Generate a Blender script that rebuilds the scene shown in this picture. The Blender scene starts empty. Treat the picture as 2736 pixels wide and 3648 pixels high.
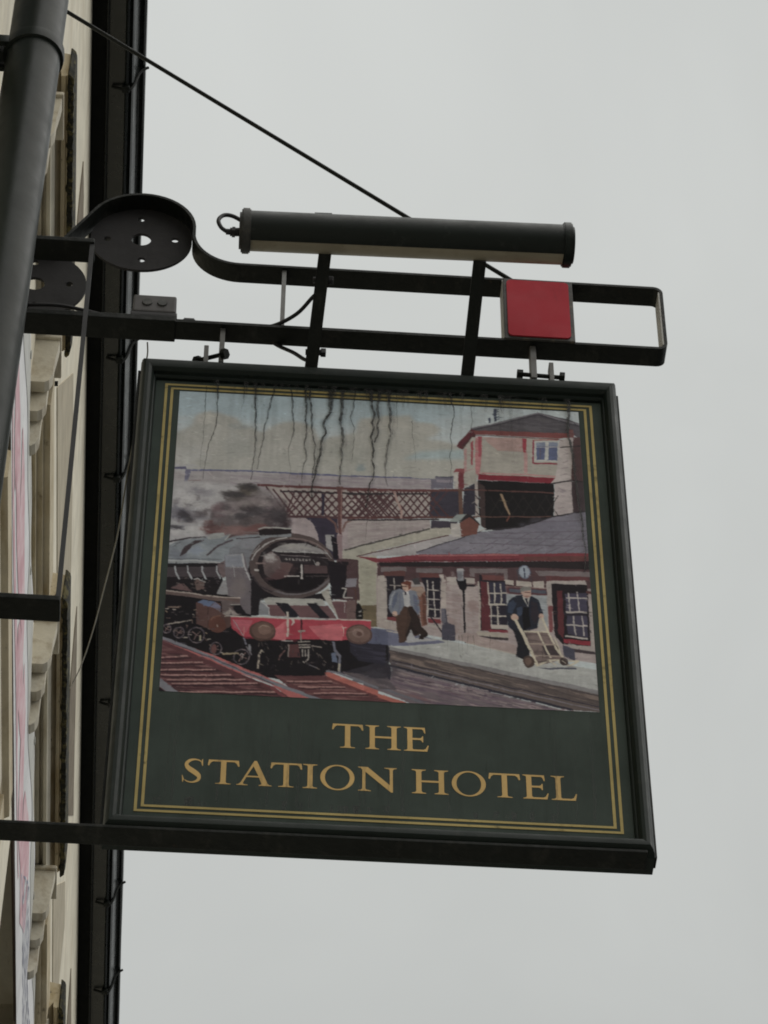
# A hanging pub sign on an iron bracket, seen steeply from the pavement below.
import bpy, bmesh, math, random
import numpy as np
from mathutils import Vector, Matrix
PI = math.pi
scene = bpy.context.scene
COL = scene.collection
rnd = random.Random(7)

# ------------------------------------------------------------------ materials
def lin(c):
    c = c / 255.0
    return c / 12.92 if c <= 0.04045 else ((c + 0.055) / 1.055) ** 2.4

def nt_mat(name):
    m = bpy.data.materials.new(name); m.use_nodes = True
    nt = m.node_tree
    return m, nt, nt.nodes['Principled BSDF']

def tex_noise(nt, scale, detail=4, rough=.55, stretch=(1, 1, 1)):
    tc = nt.nodes.new('ShaderNodeTexCoord'); mp = nt.nodes.new('ShaderNodeMapping')
    mp.inputs['Scale'].default_value = stretch
    nt.links.new(tc.outputs['Object'], mp.inputs['Vector'])
    n = nt.nodes.new('ShaderNodeTexNoise')
    n.inputs['Scale'].default_value = scale; n.inputs['Detail'].default_value = detail; n.inputs['Roughness'].default_value = rough
    nt.links.new(mp.outputs['Vector'], n.inputs['Vector'])
    return n.outputs['Fac']

def ramp(nt, fac, lo, hi):
    r = nt.nodes.new('ShaderNodeMapRange'); r.clamp = True
    r.inputs['From Min'].default_value = lo; r.inputs['From Max'].default_value = hi
    nt.links.new(fac, r.inputs['Value'])
    return r.outputs['Result']

def mix(nt, fac, a, b):
    m = nt.nodes.new('ShaderNodeMix'); m.data_type = 'RGBA'
    if isinstance(fac, (int, float)): m.inputs['Factor'].default_value = fac
    else: nt.links.new(fac, m.inputs['Factor'])
    for k, v in (('A', a), ('B', b)):
        s = [i for i in m.inputs if i.name == k and i.type == 'RGBA'][0]
        if isinstance(v, tuple): s.default_value = (*v, 1)
        else: nt.links.new(v, s)
    return [o for o in m.outputs if o.type == 'RGBA'][0]

def paint(name, col, rough=.4, dirt=None, layers=(), bump=0, bscale=60, spec=.5, metal=0, stretch=(1, 1, 1)):
    """layers: (colour, noise scale, low, high, stretch)"""
    m, nt, b = nt_mat(name)
    c = col
    n = tex_noise(nt, 9, 5, .6, stretch)
    c = mix(nt, ramp(nt, n, .3, .75), tuple(x * .82 for x in col), tuple(min(1, x * 1.12) for x in col))
    for (lc, sc, lo, hi, st) in layers:
        c = mix(nt, ramp(nt, tex_noise(nt, sc, 6, .65, st), lo, hi), c, lc)
    nt.links.new(c, b.inputs['Base Color'])
    b.inputs['Metallic'].default_value = metal
    b.inputs['Specular IOR Level'].default_value = spec
    r = ramp(nt, tex_noise(nt, 22, 4), .2, .8)
    mr = nt.nodes.new('ShaderNodeMapRange'); nt.links.new(r, mr.inputs['Value'])
    mr.inputs['To Min'].default_value = max(.05, rough - .08); mr.inputs['To Max'].default_value = min(1, rough + .12)
    nt.links.new(mr.outputs['Result'], b.inputs['Roughness'])
    if bump:
        bp = nt.nodes.new('ShaderNodeBump'); bp.inputs['Strength'].default_value = bump; bp.inputs['Distance'].default_value = .004
        nt.links.new(tex_noise(nt, bscale, 5), bp.inputs['Height']); nt.links.new(bp.outputs['Normal'], b.inputs['Normal'])
    return m

M = {}
M['green_gloss'] = paint('green gloss paint', (.009, .015, .0125), .46, layers=[((.024, .026, .022), 30, .60, .8, (1, 1, 1))], bump=.12, spec=.2)
M['panel_green'] = paint('sign panel green', (.054, .068, .061), .6, layers=[((.038, .047, .042), 5, .5, .8, (5, 1, .6)), ((.03, .036, .032), 30, .62, .8, (3, 1, .3))], spec=.03)
M['black_iron'] = paint('black iron paint', (.0085, .0105, .009), .5, layers=[((.045, .030, .02), 34, .66, .76, (1, 1, 1)), ((.03, .03, .026), 12, .55, .75, (2, 1, 1)), ((.02, .016, .012), 26, .66, .85, (1, 1, 1))], bump=.45, spec=.16)
M['bar_grey'] = paint('dark grey iron', (.028, .029, .031), .5, spec=.3)
M['disc_paint'] = paint('weathered dark disc paint', (.034, .033, .034), .6, layers=[((.02, .02, .022), 14, .55, .8, (2, 1, .5))], bump=.2, spec=.1)
M['black_plastic'] = paint('black plastic', (.012, .012, .014), .5, spec=.35)
M['pipe_paint'] = paint('dark pipe paint', (.012, .016, .0135), .34, layers=[((.022, .026, .023), 16, .6, .85, (1, 1, .25))], bump=.05, spec=.13)
M['gutter_paint'] = paint('gutter paint', (.007, .010, .009), .28, layers=[((.03, .032, .028), 30, .64, .85, (1, .2, 1))], bump=.15)
M['soffit'] = paint('black soffit board', (.005, .006, .005), .7, layers=[((.016, .013, .009), 22, .58, .8, (1, .15, 1))], bump=.2, spec=.15)
M['gold'] = paint('gold lining paint', (.40, .32, .135), .6, layers=[((.16, .13, .06), 20, .56, .72, (1, 1, 1)), ((.05, .055, .04), 38, .62, .76, (1, 1, 1))], spec=.08)
M['gold_letters'] = paint('gold letter paint', (.58, .395, .165), .6, layers=[((.46, .32, .14), 20, .5, .8, (1, 1, 1)), ((.30, .21, .10), 60, .68, .8, (1, 1, 1))], spec=.08)
M['lamp_green'] = paint('lamp body enamel', (.005, .009, .007), .42, layers=[((.03, .034, .03), 40, .6, .8, (1, 1, 1))], bump=.1, spec=.3)
M['diffuser'] = paint('yellowed diffuser plastic', (.30, .27, .20), .5, layers=[((.18, .155, .10), 11, .5, .8, (1, 1, 1)), ((.10, .08, .05), 60, .72, .8, (1, 1, 1))])
M['cap_grey'] = paint('weathered lamp cap', (.035, .036, .034), .6, layers=[((.08, .078, .07), 40, .5, .75, (1, 1, 1))], bump=.3)
M['red'] = paint('red enamel', (.385, .026, .040), .6, layers=[((.34, .022, .036), 9, .45, .8, (1, 1, 1)), ((.46, .07, .08), 60, .70, .84, (1, 1, 1)), ((.16, .02, .03), 7, .58, .85, (3, 1, .5))], spec=.12)
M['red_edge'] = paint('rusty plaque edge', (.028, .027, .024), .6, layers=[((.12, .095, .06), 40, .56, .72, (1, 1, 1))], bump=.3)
M['pale_edge'] = paint('pale weathered steel', (.38, .375, .355), .6, layers=[((.2, .19, .17), 30, .55, .75, (1, 1, 1))])  # weathered, and pale to put light onto steel faces turned left
M['box_grey'] = paint('grey junction plastic', (.068, .064, .064), .6, layers=[((.04, .037, .037), 20, .5, .8, (1, 1, 1))])
M['zinc'] = paint('dull galvanised steel', (.12, .12, .117), .5, layers=[((.08, .07, .06), 30, .5, .75, (1, 1, 1))], metal=.3)
M['wire'] = paint('thin bell wire', (.13, .115, .075), .5)
M['banner'] = paint('white vinyl banner', (.78, .78, .79), .45, layers=[((.62, .62, .63), 3, .45, .7, (1, 2, 1))])
M['banner_red'] = paint('faded pink banner print', (.66, .36, .41), .5, layers=[((.74, .6, .62), 9, .45, .7, (1, 1, 1))])
M['banner_grey'] = paint('grey banner band', (.50, .50, .46), .5, layers=[((.58, .58, .56), 6, .45, .7, (1, 1, 1))])
M['banner_blue'] = paint('faded blue banner print', (.20, .22, .33), .5)
M['eyelet'] = paint('brass eyelet', (.5, .5, .46), .35, metal=.8)
M['moss'] = paint('mossy wet stone edge', (.012, .012, .007), .9, layers=[((.10, .085, .03), 42, .5, .62, (1, 1, 1))], bump=.8, bscale=90)
M['hood'] = paint('dirty hood stone paint', (.56, .49, .35), .8, layers=[((.34, .26, .14), 14, .45, .7, (1, .25, 1)), ((.07, .055, .03), 34, .62, .75, (1, .5, 1))], bump=.4)
M['hood_pale'] = paint('pale hood moulding paint', (.58, .54, .44), .8, layers=[((.34, .28, .19), 18, .5, .75, (1, .25, 1))], bump=.4)
M['stain'] = paint('brown damp stain', (.19, .155, .11), .9, layers=[((.30, .26, .20), 16, .5, .75, (1, .5, 1))], bump=.3)  # brown tone for the wedge-shaped patches on the wall
M['beige_stain'] = paint('washed out beige stain', (.46, .41, .31), .9, layers=[((.33, .28, .2), 22, .5, .7, (1, .15, 1)), ((.6, .56, .46), 40, .62, .75, (1, .1, 1))], bump=.3)
M['crack'] = paint('dark wall crack', (.075, .05, .035), .9)  # dark brown stripe along the banner's lower edge
M['cream'] = paint('cream masonry paint', (.77, .72, .585), .75, layers=[((.60, .53, .40), 5, .48, .78, (1, .5, 1)), ((.36, .29, .2), 30, .62, .76, (1, .12, 1)), ((.16, .12, .08), 60, .69, .76, (1, .1, 1)), ((.10, .085, .07), 140, .72, .78, (1, .25, 1))], bump=.35, bscale=30)
M['slate'] = paint('roof slate', (.09, .09, .1), .7, bump=.4)
M['sash'] = paint('white sash paint', (.7, .69, .65), .5)
M['paving'] = paint('pavement slabs', (.25, .245, .235), .85, layers=[((.17, .165, .16), 2, .45, .7, (1, 1, 1))], bump=.4)
M['asphalt'] = paint('asphalt', (.075, .075, .076), .9, bump=.5)
M['kerb'] = paint('kerb stone', (.28, .27, .26), .85, bump=.3)
m, nt, b = nt_mat('window glass'); b.inputs['Base Color'].default_value = (.02, .022, .025, 1); b.inputs['Roughness'].default_value = .05; M['glass'] = m

# ------------------------------------------------------------------ mesh helpers
class MB:
    def __init__(s): s.bm = bmesh.new()
    def quadstrip(s, loops, closed=False, cap=True):
        vs = [[s.bm.verts.new(p) for p in L] for L in loops]
        n = len(vs[0]); k = len(vs)
        for i in range(k if closed else k - 1):
            A, B = vs[i], vs[(i + 1) % k]
            for j in range(n):
                s.bm.faces.new((A[j], A[(j + 1) % n], B[(j + 1) % n], B[j]))
        if cap and not closed:
            s.bm.faces.new(list(reversed(vs[0]))); s.bm.faces.new(vs[-1])
        return s
    def box(s, x0, x1, y0, y1, z0, z1, bev=0):
        t = bmesh.new()
        bmesh.ops.create_cube(t, size=1)
        bmesh.ops.scale(t, vec=(x1 - x0, y1 - y0, z1 - z0), verts=t.verts)
        bmesh.ops.translate(t, vec=((x0 + x1) / 2, (y0 + y1) / 2, (z0 + z1) / 2), verts=t.verts)
        if bev: bmesh.ops.bevel(t, geom=t.edges[:], offset=bev, segments=2, affect='EDGES', profile=.6)
        return s.join(t)
    def join(s, t, mat=None):
        me = bpy.data.meshes.new('tmp')
        if mat is not None: t.transform(mat)
        t.to_mesh(me); t.free(); s.bm.from_mesh(me); bpy.data.meshes.remove(me)
        return s
    def cyl(s, a, b, r, n=20, r2=None, bev=0):
        a, b = Vector(a), Vector(b); d = b - a
        t = bmesh.new()
        bmesh.ops.create_cone(t, cap_ends=True, segments=n, radius1=r, radius2=r if r2 is None else r2, depth=d.length)
        if bev: bmesh.ops.bevel(t, geom=[e for e in t.edges if len(e.link_faces) == 2 and any(len(f.verts) > 4 for f in e.link_faces)], offset=bev, segments=2, affect='EDGES')
        return s.join(t, Matrix.Translation((a + b) / 2) @ d.to_track_quat('Z', 'Y').to_matrix().to_4x4())
    def tube(s, pts, r, n=10, smooth=6):
        P = [Vector(p) for p in pts]
        if smooth and len(P) > 2:
            Q = []
            for i in range(len(P) - 1):
                p0, p1, p2, p3 = P[max(i - 1, 0)], P[i], P[i + 1], P[min(i + 2, len(P) - 1)]
                for k in range(smooth):
                    t = k / smooth
                    Q.append(.5 * ((2 * p1) + (p2 - p0) * t + (2 * p0 - 5 * p1 + 4 * p2 - p3) * t * t + (3 * p1 - p0 - 3 * p2 + p3) * t ** 3))
            P = Q + [P[-1]]
        loops = []; ref = None
        for i, p in enumerate(P):
            d = (P[min(i + 1, len(P) - 1)] - P[max(i - 1, 0)]).normalized()
            if ref is None: ref = d.orthogonal().normalized()
            ref = (ref - d * ref.dot(d)).normalized(); bi = d.cross(ref)
            loops.append([p + ref * (r * math.cos(2 * PI * k / n)) + bi * (r * math.sin(2 * PI * k / n)) for k in range(n)])
        return s.quadstrip(loops)
    def strip(s, path, w0, w1, th):
        """flat bar bent in the x-z plane: path of (x, z), spanning y from w0 to w1"""
        n = len(path); loops = []
        for i, (x, z) in enumerate(path):
            a = Vector(path[max(i - 1, 0)]); c = Vector(path[min(i + 1, n - 1)]); d = (c - a).normalized()
            nx, nz = -d.y * th / 2, d.x * th / 2
            loops.append([(x + nx, w0, z + nz), (x + nx, w1, z + nz), (x - nx, w1, z - nz), (x - nx, w0, z - nz)])
        return s.quadstrip(loops)
    def build(s, name, mat, parent=None, smooth=None):
        bmesh.ops.recalc_face_normals(s.bm, faces=s.bm.faces[:])
        me = bpy.data.meshes.new(name); s.bm.to_mesh(me); s.bm.free()
        return link(name, me, mat, parent, smooth)

def link(name, me, mat, parent=None, smooth=None):
    o = bpy.data.objects.new(name, me); COL.objects.link(o)
    if mat is not None: me.materials.append(M[mat] if isinstance(mat, str) else mat)
    if smooth is not None:
        me.polygons.foreach_set('use_smooth', [True] * len(me.polygons)); me.set_sharp_from_angle(angle=math.radians(smooth))
    if parent is not None:
        o.parent = parent
        q = parent if parent.type == 'EMPTY' else None    # mesh parents already sit at the world origin
        off = Vector((0, 0, 0))
        while q is not None: off += q.location; q = q.parent
        o.matrix_parent_inverse = Matrix.Translation(-off)
    return o

def tag(o, label=None, cat=None, group=None, kind=None):
    for k, v in (('label', label), ('category', cat), ('group', group), ('kind', kind)):
        if v: o[k] = v
    return o

def empty(name, loc, label, cat, group=None):
    o = bpy.data.objects.new(name, None); COL.objects.link(o); o.location = loc; o.empty_display_size = .1
    return tag(o, label, cat, group)

def arc(cx, cz, r, a0, a1, n):
    return [(cx + r * math.cos(math.radians(a0 + (a1 - a0) * i / n)), cz + r * math.sin(math.radians(a0 + (a1 - a0) * i / n))) for i in range(n + 1)]

def fill2d(splines, depth):
    """filled 2-D outlines (with holes) in x-z, facing -y, as a thin solid"""
    cu = bpy.data.curves.new('outline', 'CURVE'); cu.dimensions = '2D'; cu.fill_mode = 'BOTH'; cu.extrude = depth / 2
    for pts in splines:
        sp = cu.splines.new('POLY'); sp.points.add(len(pts) - 1); sp.use_cyclic_u = True
        for i, (x, y) in enumerate(pts): sp.points[i].co = (x, y, 0, 1)
    ob = bpy.data.objects.new('outline', cu); COL.objects.link(ob)
    dg = bpy.context.evaluated_depsgraph_get(); dg.update()
    me = bpy.data.meshes.new_from_object(ob.evaluated_get(dg))
    bpy.data.objects.remove(ob); bpy.data.curves.remove(cu)
    me.transform(Matrix.Rotation(PI / 2, 4, 'X'))
    me.materials.clear()
    return me

# ------------------------------------------------------------------ the place
WX = -.57                         # face of the hotel wall; the street runs along y
YS = 4.142                        # plane of the painted board, square to the wall
TX, TZ = -.1514, 6.7159           # top left corner of the board's gold lining
def bx(u): return TX + u
def bz(v): return TZ - v

MB().box(WX, 2.6, -30, 60, -.30, 0).build('pavement', 'paving')['kind'] = 'structure'
MB().box(2.6, 2.72, -30, 60, -.31, .004, .01).build('kerb', 'kerb')['kind'] = 'structure'
MB().box(2.72, 12, -30, 60, -.40, -.12).build('road', 'asphalt')['kind'] = 'structure'
g = bmesh.new(); bmesh.ops.create_grid(g, x_segments=2, y_segments=2, size=400)
mb = MB(); mb.join(g, Matrix.Translation((0, 0, -.45))); mb.build('ground', 'asphalt')['kind'] = 'structure'

# ------------------------------------------------------------------ the hotel building
bld = empty('hotel_building', (WX - 2.5, 6, 0), 'cream painted hotel building front with moulded window hoods under a black gutter', 'building')
Y0B, Y1B, ZE = -4.0, 22.0, 11.10
WZ0, WZ1 = 7.25, 8.30             # window openings
hoods = [(2.607,3.802),(4.897,5.822),(6.717,7.912),(8.537,9.733)]
lowhoods = [(4.977,6.077,7.353)]
def wallmesh():
    mb = MB()
    # front wall in bays, leaving the window openings
    ys = [Y0B]
    for a, c in hoods: ys += [a + .06, c - .06]
    ys.append(Y1B)
    for i in range(len(ys) - 1):
        if i % 2 == 0: mb.box(WX - .3, WX, ys[i], ys[i + 1], 0, ZE)
        else:
            mb.box(WX - .3, WX, ys[i], ys[i + 1], 0, WZ0); mb.box(WX - .3, WX, ys[i], ys[i + 1], WZ1, ZE)
    mb.box(WX - 6, WX - .3, Y0B, Y0B + .3, 0, ZE); mb.box(WX - 6, WX - .3, Y1B - .3, Y1B, 0, ZE); mb.box(WX - 6.3, WX - 6, Y0B, Y1B, 0, ZE)
    bmesh.ops.remove_doubles(mb.bm, verts=mb.bm.verts[:], dist=1e-5)
    return mb
wall = wallmesh().build('wall', 'cream', bld)
mb = MB(); mb.quadstrip([[(WX + .05, Y0B - .2, ZE + .16), (WX - 3, Y0B - .2, ZE + 2.4), (WX - 6.4, Y0B - .2, ZE + .10), (WX - 3, Y0B - .2, ZE + 2.2)],
                         [(WX + .05, Y1B + .2, ZE + .16), (WX - 3, Y1B + .2, ZE + 2.4), (WX - 6.4, Y1B + .2, ZE + .10), (WX - 3, Y1B + .2, ZE + 2.2)]]).build('roof', 'slate', bld)
def hoodprof(mb, y0, y1, prof):
    """prof: (out from wall, z); each end is returned to the wall"""
    loops = []
    for y in (y0, y1): loops.append([(WX + a, y, z) for a, z in prof])
    mb.quadstrip(loops)
HZ = 8.860
for i, (a, c) in enumerate(hoods):
    w = bpy.data.objects.new('window', None); COL.objects.link(w); w.parent = bld
    w.location = Vector((WX, (a + c) / 2, WZ0)) - bld.location; w.empty_display_size = .1
    mb = MB()
    hoodprof(mb, a + .035, c - .035, [(-.02, HZ - .055), (.012, HZ - .055), (.016, HZ - .03), (.026, HZ - .03), (.026, HZ - .06), (.036, HZ - .06), (.036, HZ - .02), (.043, HZ), (-.02, HZ)])
    mb.build('bed_moulding', 'hood_pale', w)
    mb = MB()
    hoodprof(mb, a + .012, c - .012, [(-.02, HZ + .0005), (.030, HZ + .0005), (.031, HZ + .010), (.054, HZ + .052), (.056, HZ + .030), (.067, HZ + .028), (.069, HZ + .034), (.0725, HZ + .030), (.0725, HZ + .13), (-.02, HZ + .15)])
    mb.build('hood', 'hood', w)
    # outer drip edge: ragged with moss, rounded at both ends
    mb = MB(); n = 90; loops = []
    for k in range(n + 1):
        t = k / n; y = a + (c - a) * t
        e = min(t, 1 - t) * (c - a); rr = .012 * (1 - math.sqrt(max(0, 1 - (1 - min(1, e / .03)) ** 2)))
        j = rnd.uniform(-.0012, .0016); q = rnd.uniform(-.007, .007)
        loops.append([(WX + .0735 + q * .6, y, HZ + .022), (WX + .088 - rr + j, y, HZ + .020 + q), (WX + .0905 - rr + j, y, HZ + .05), (WX + .0895 - rr, y, HZ + .14), (WX + .0735, y, HZ + .14)])
    mb.quadstrip(loops); mb.build('mossy_drip_edge', 'moss', w)
    for yy in (a + .005, c - .135):
        mb = MB()
        mb.box(WX - .01, WX + .070, yy - .006, yy + .136, HZ - .075, HZ - .062, .003)
        for q, (o_, l_) in enumerate(((.058, .20), (.045, .27), (.034, .36))):
            yq = yy + .004 + q * .044
            prof = [(-.01, HZ - .076), (o_ + .008, HZ - .076), (o_ + .006, HZ - .11), (o_, HZ - .17), (o_, HZ - l_ - .02), (o_ - .008, HZ - l_ - .045), (o_ - .02, HZ - l_ - .055), (-.01, HZ - l_ - .055)]
            lp = [[(WX + p, y_, z) for p, z in prof] for y_ in (yq, yq + .036)]
            mb.quadstrip(lp)
        mb.build('console', 'hood_pale', w)
    MB().box(WX - .01, WX + .045, a + .02, c - .02, WZ0 - .07, WZ0 - .005, .006).build('sill', 'hood_pale', w)
    ya, yc = a + .06, c - .06
    mb = MB()
    for (p0, p1, z0, z1) in ((ya + .001, ya + .06, WZ0 + .001, WZ1 - .001), (yc - .06, yc - .001, WZ0 + .001, WZ1 - .001), (ya + .06, yc - .06, WZ0 + .001, WZ0 + .07), (ya + .06, yc - .06, WZ1 - .07, WZ1 - .001), (ya + .06, yc - .06, (WZ0 + WZ1) / 2 - .025, (WZ0 + WZ1) / 2 + .025)):
        mb.box(WX - .16, WX - .11, p0, p1, z0, z1)
    mb.build('sash_frame', 'sash', w)
    MB().box(WX - .145, WX - .135, ya + .055, yc - .055, WZ0 + .065, WZ1 - .065).build('pane', 'glass', w)
for (a, c, z) in lowhoods:
    w = bpy.data.objects.new('window_hood', None); COL.objects.link(w); w.parent = bld; w.location = Vector((WX, (a + c) / 2, z)) - bld.location
    mb = MB(); hoodprof(mb, a, c, [(-.02, z), (.03, z), (.034, z + .02), (.05, z + .03), (.05, z + .12), (-.02, z + .14)]); mb.build('hood', 'hood', w)
    mb = MB()
    lp = [[(WX + p, y_, q) for p, q in [(-.01, z - .001), (.04, z - .001), (.036, z - .1), (.026, z - .2), (.018, z - .27), (-.01, z - .28)]] for y_ in (c - .11, c - .01)]
    mb.quadstrip(lp); mb.build('console', 'hood', w)
for (a, c), (a2, c2) in zip(hoods[:-1] + [(hoods[-1][0], hoods[-1][1])], hoods[1:] + [(Y1B, Y1B)]):
    y0, y1 = c + .02, min(a2 - .10, Y1B - .1)
    if y1 - y0 < .2: continue
    m2 = MB()
    n = 12
    lp = []
    for k in range(n + 1):
        t_ = k / n; y = y0 + (y1 - y0) * t_; o_ = .048 if k < n else .030
        lp.append([(WX + q, y, z) for q, z in [(-.01, HZ - .20), (.010, HZ - .20), (.013, HZ - .18), (.028, HZ - .18), (.030, HZ - .165), (o_, HZ - .165), (o_ + .002, HZ - .05), (-.01, HZ - .03)]])
    m2.quadstrip(lp).build('string_course', 'hood', bld)
    for yy in (y0 + (y1 - y0) * .38,):
        m2 = MB(); m2.box(WX - .01, WX + .022, yy, yy + .035, 9.15, 9.19, .004); m2.build('wall_peg', 'hood_pale', bld)
        m2 = MB(); m2.cyl((WX + .020, yy + .0175, 9.17), (WX + .034, yy + .0175, 9.17), .008, 10); m2.build('wall_bolt', 'black_iron', bld)
# brown and beige patches, a dark stripe and fixings on the wall
for name, mt, poly in (('damp_stain','stain',[(6.461,10.705),(6.632,10.746),(6.740,10.737),(6.517,10.432),(6.491,10.504),(6.473,10.603)]),
  ('damp_stain','stain',[(8.428,10.690),(8.640,10.705),(8.910,10.685),(9.169,10.647),(9.479,10.643),(9.167,10.345),(8.774,10.327),(8.578,10.346),(8.495,10.404),(8.436,10.564)]),
  ('damp_stain','stain',[(10.351,10.633),(10.858,10.696),(10.476,10.374),(10.405,10.517)]),
  ('wall_crack','crack',[(5.436,7.914),(5.469,7.952),(6.306,8.018),(6.669,8.061),(7.273,8.094),(7.734,8.133),(7.690,8.095),(7.099,8.042),(6.607,8.001),(6.250,7.960)]),
  ('damp_stain','beige_stain',[(6.510,9.590),(7.047,10.327),(7.389,10.345),(7.764,10.341),(8.052,10.296),(7.409,9.665)]),
  ('damp_stain','beige_stain',[(8.731,9.585),(9.368,10.198),(9.614,10.196),(9.613,9.986),(9.647,9.757),(9.476,9.612)]),):
    mb = MB()
    f = [mb.bm.verts.new((WX + .003, y, z)) for y, z in poly]; k = [mb.bm.verts.new((WX - .004, y, z)) for y, z in poly]
    mb.bm.faces.new(f); mb.bm.faces.new(list(reversed(k)))
    for i in range(len(f)): mb.bm.faces.new((f[i], k[i], k[(i + 1) % len(f)], f[(i + 1) % len(f)]))
    mb.build(name, mt, wall)

# ------------------------------------------------------------------ eaves gutter
gut = empty('roof_gutter', (WX, 8, ZE), 'black gutter running along the eaves of the cream hotel wall', 'gutter')
MB().box(WX - .02, -.513, Y0B - .1, Y1B + .1, ZE - .004, ZE + .14).build('soffit_board', 'soffit', gut)
MB().cyl((-.516, Y0B - .1, ZE - .009), (-.516, Y1B + .1, ZE - .009), .0045, 12).build('soffit_bead', 'gutter_paint', gut)
prof = [(-.512, ZE + .10), (-.512, ZE - .004), (-.458, ZE - .010), (-.452, ZE - .020), (-.446, ZE - .016), (-.444, ZE - .002), (-.438, ZE + .004), (-.434, ZE - .004), (-.429, ZE + .006), (-.420, ZE + .05), (-.416, ZE + .085), (-.410, ZE + .092), (-.400, ZE + .088), (-.394, ZE + .094), (-.393, ZE + .112), (-.40, ZE + .115), (-.42, ZE + .10), (-.44, ZE + .03), (-.50, ZE + .02), (-.504, ZE + .10)]
mb = MB(); loops = []
for k in range(66):
    y = Y0B - .1 + (Y1B - Y0B + .2) * k / 65
    loops.append([(x + (rnd.uniform(-.0012, .0012) if x > -.47 else 0), y, z) for x, z in prof])
mb.quadstrip(loops); mb.build('channel', 'gutter_paint', gut)
for y in (5.6, 6.42, 7.58, 8.14, 9.3, 10.45, 11.0, 12.1):
    mb = MB()
    mb.tube([(-.50, y, ZE - .012), (-.455, y, ZE - .026), (-.432, y, ZE - .012), (-.412, y - .01, ZE + .06), (-.395, y - .012, ZE + .085), (-.384, y - .012, ZE + .095)], .005, 8)
    mb.box(-.466, -.440, y - .013, y + .013, ZE - .030, ZE - .0125, .004)
    mb.build('bracket', 'black_iron', gut, 40)

# ------------------------------------------------------------------ drainpipe
dp = empty('drainpipe', (-.452, 3.75, 0), 'dark green round drainpipe fixed with a clip to the cream wall', 'drainpipe')
MB().cyl((-.452, 3.75, 0), (-.452, 3.75, ZE - .05), .0535, 48).build('pipe', 'pipe_paint', dp, 40)
for z in (1.2, 4.1, 7.235, 10.2):
    mb = MB()
    loops = []
    for k in range(41):
        a = 2 * PI * k / 40
        for_ = (math.cos(a), math.sin(a))
        loops.append([(-.452 + for_[0] * r, 3.75 + for_[1] * r, zz) for r, zz in ((.054, z - .016), (.0595, z - .014), (.0605, z), (.0595, z + .014), (.054, z + .016))])
    mb.quadstrip(loops[:-1], closed=True, cap=False)
    mb.box(WX - .01, -.503, 3.738, 3.762, z - .014, z + .014)
    for s_ in (-1, 1): mb.box(-.530, -.498, 3.75 + s_ * .030 - .006, 3.75 + s_ * .030 + .006, z - .012, z + .012, .002)
    mb.build('pipe_clip', 'pipe_paint', dp, 35)

# ------------------------------------------------------------------ sign bracket
br = empty('sign_bracket', (WX, YS, bz(-.17)), 'black iron wall bracket with scrolled bar, two drilled discs and red square plate', 'bracket')
W0, W1 = YS - .0225, YS + .0225
ZA = bz(-.170)                    # centre of the lower flat arm
MB().box(WX - .01, bx(.0075), YS - .0265, YS + .0265, ZA - .008, ZA + .008, .002).build('sleeve', 'black_iron', br)
mb = MB()
mb.box(bx(.0075), bx(.60), W0, W1, ZA - .0038, ZA + .0038)
mb.build('arm', 'black_iron', br)
D1 = (bx(-.077), bz(-.478)); D2 = (bx(-.281), bz(-.310)); RD = .1035
rp = RD + .0045
zu = bz(-.3665)
path = [(bx(.601), ZA), (bx(.962), ZA)] + arc(bx(.965), ZA + .016, .016, -90, 0, 5) + arc(bx(.965), zu - .016, .016, 0, 90, 5)
rf = .098                          # reverse bend where the bar turns up to the disc
dxc = math.sqrt((rf + rp) ** 2 - (D1[1] - (zu + rf)) ** 2)
cf = (D1[0] + dxc, zu + rf)
ang = math.degrees(math.atan2(D1[1] - cf[1], D1[0] - cf[0]))  # from bend centre to disc centre
path += arc(cf[0], cf[1], rf, 270, ang if ang > 0 else ang + 360, 14)[0:]
a0 = math.degrees(math.atan2(cf[1] - D1[1], cf[0] - D1[0]))
t = 242                            # leaves the upper disc steeply and lands on the rim of the lower one
path += arc(D1[0], D1[1], rp, a0, t - 90, 20)[1:]
p = Vector(path[-1]); d = Vector((math.cos(math.radians(t)), math.sin(math.radians(t))))
while (p - Vector(D2)).length > rp + .002: p = p + d * .002
path.append((p.x, p.y))
path += arc(D2[0], D2[1], rp, math.degrees(math.atan2(p.y - D2[1], p.x - D2[0])) + 6, 268, 24)
MB().strip(path, W0, W1, .0062).build('scroll_bar', 'black_iron', br, 30)
for (dx, dz) in (D1, D2):
    cir = lambda cx, cz, r, n: [(cx + r * math.cos(2 * PI * k / n), cz + r * math.sin(2 * PI * k / n)) for k in range(n)]
    sp = [cir(dx, dz, RD, 72), cir(dx, dz, .0203, 28)[::-1]]
    for k in range(4): sp.append(cir(dx + .069 * math.cos(k * PI / 2 + .06), dz + .069 * math.sin(k * PI / 2 + .06), .0078, 14)[::-1])
    me = fill2d(sp, .006); me.transform(Matrix.Translation((0, YS + .0165, 0)))
    link('disc', me, 'disc_paint', br)
MB().box(bx(.9745), bx(.9776), YS - .0215, YS + .0215, ZA + .013, zu - .013).build('end_plate', 'pale_edge', br)  # pale liner added to make the bar end's inner face look lit
MB().box(bx(.2135), bx(.222), YS - .016, YS + .016, ZA + .0039, zu - .0033).build('strut', 'zinc', br)
for (u, vt, vb, th) in ((.1015, -.176, -.060, .010), (.7155, -.176, -.066, .012)):
    MB().box(bx(u) - th / 2, bx(u) + th / 2, YS - .013, YS + .013, bz(vb), ZA - .0039, .001).build('hanger_lug', 'zinc', br)
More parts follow.
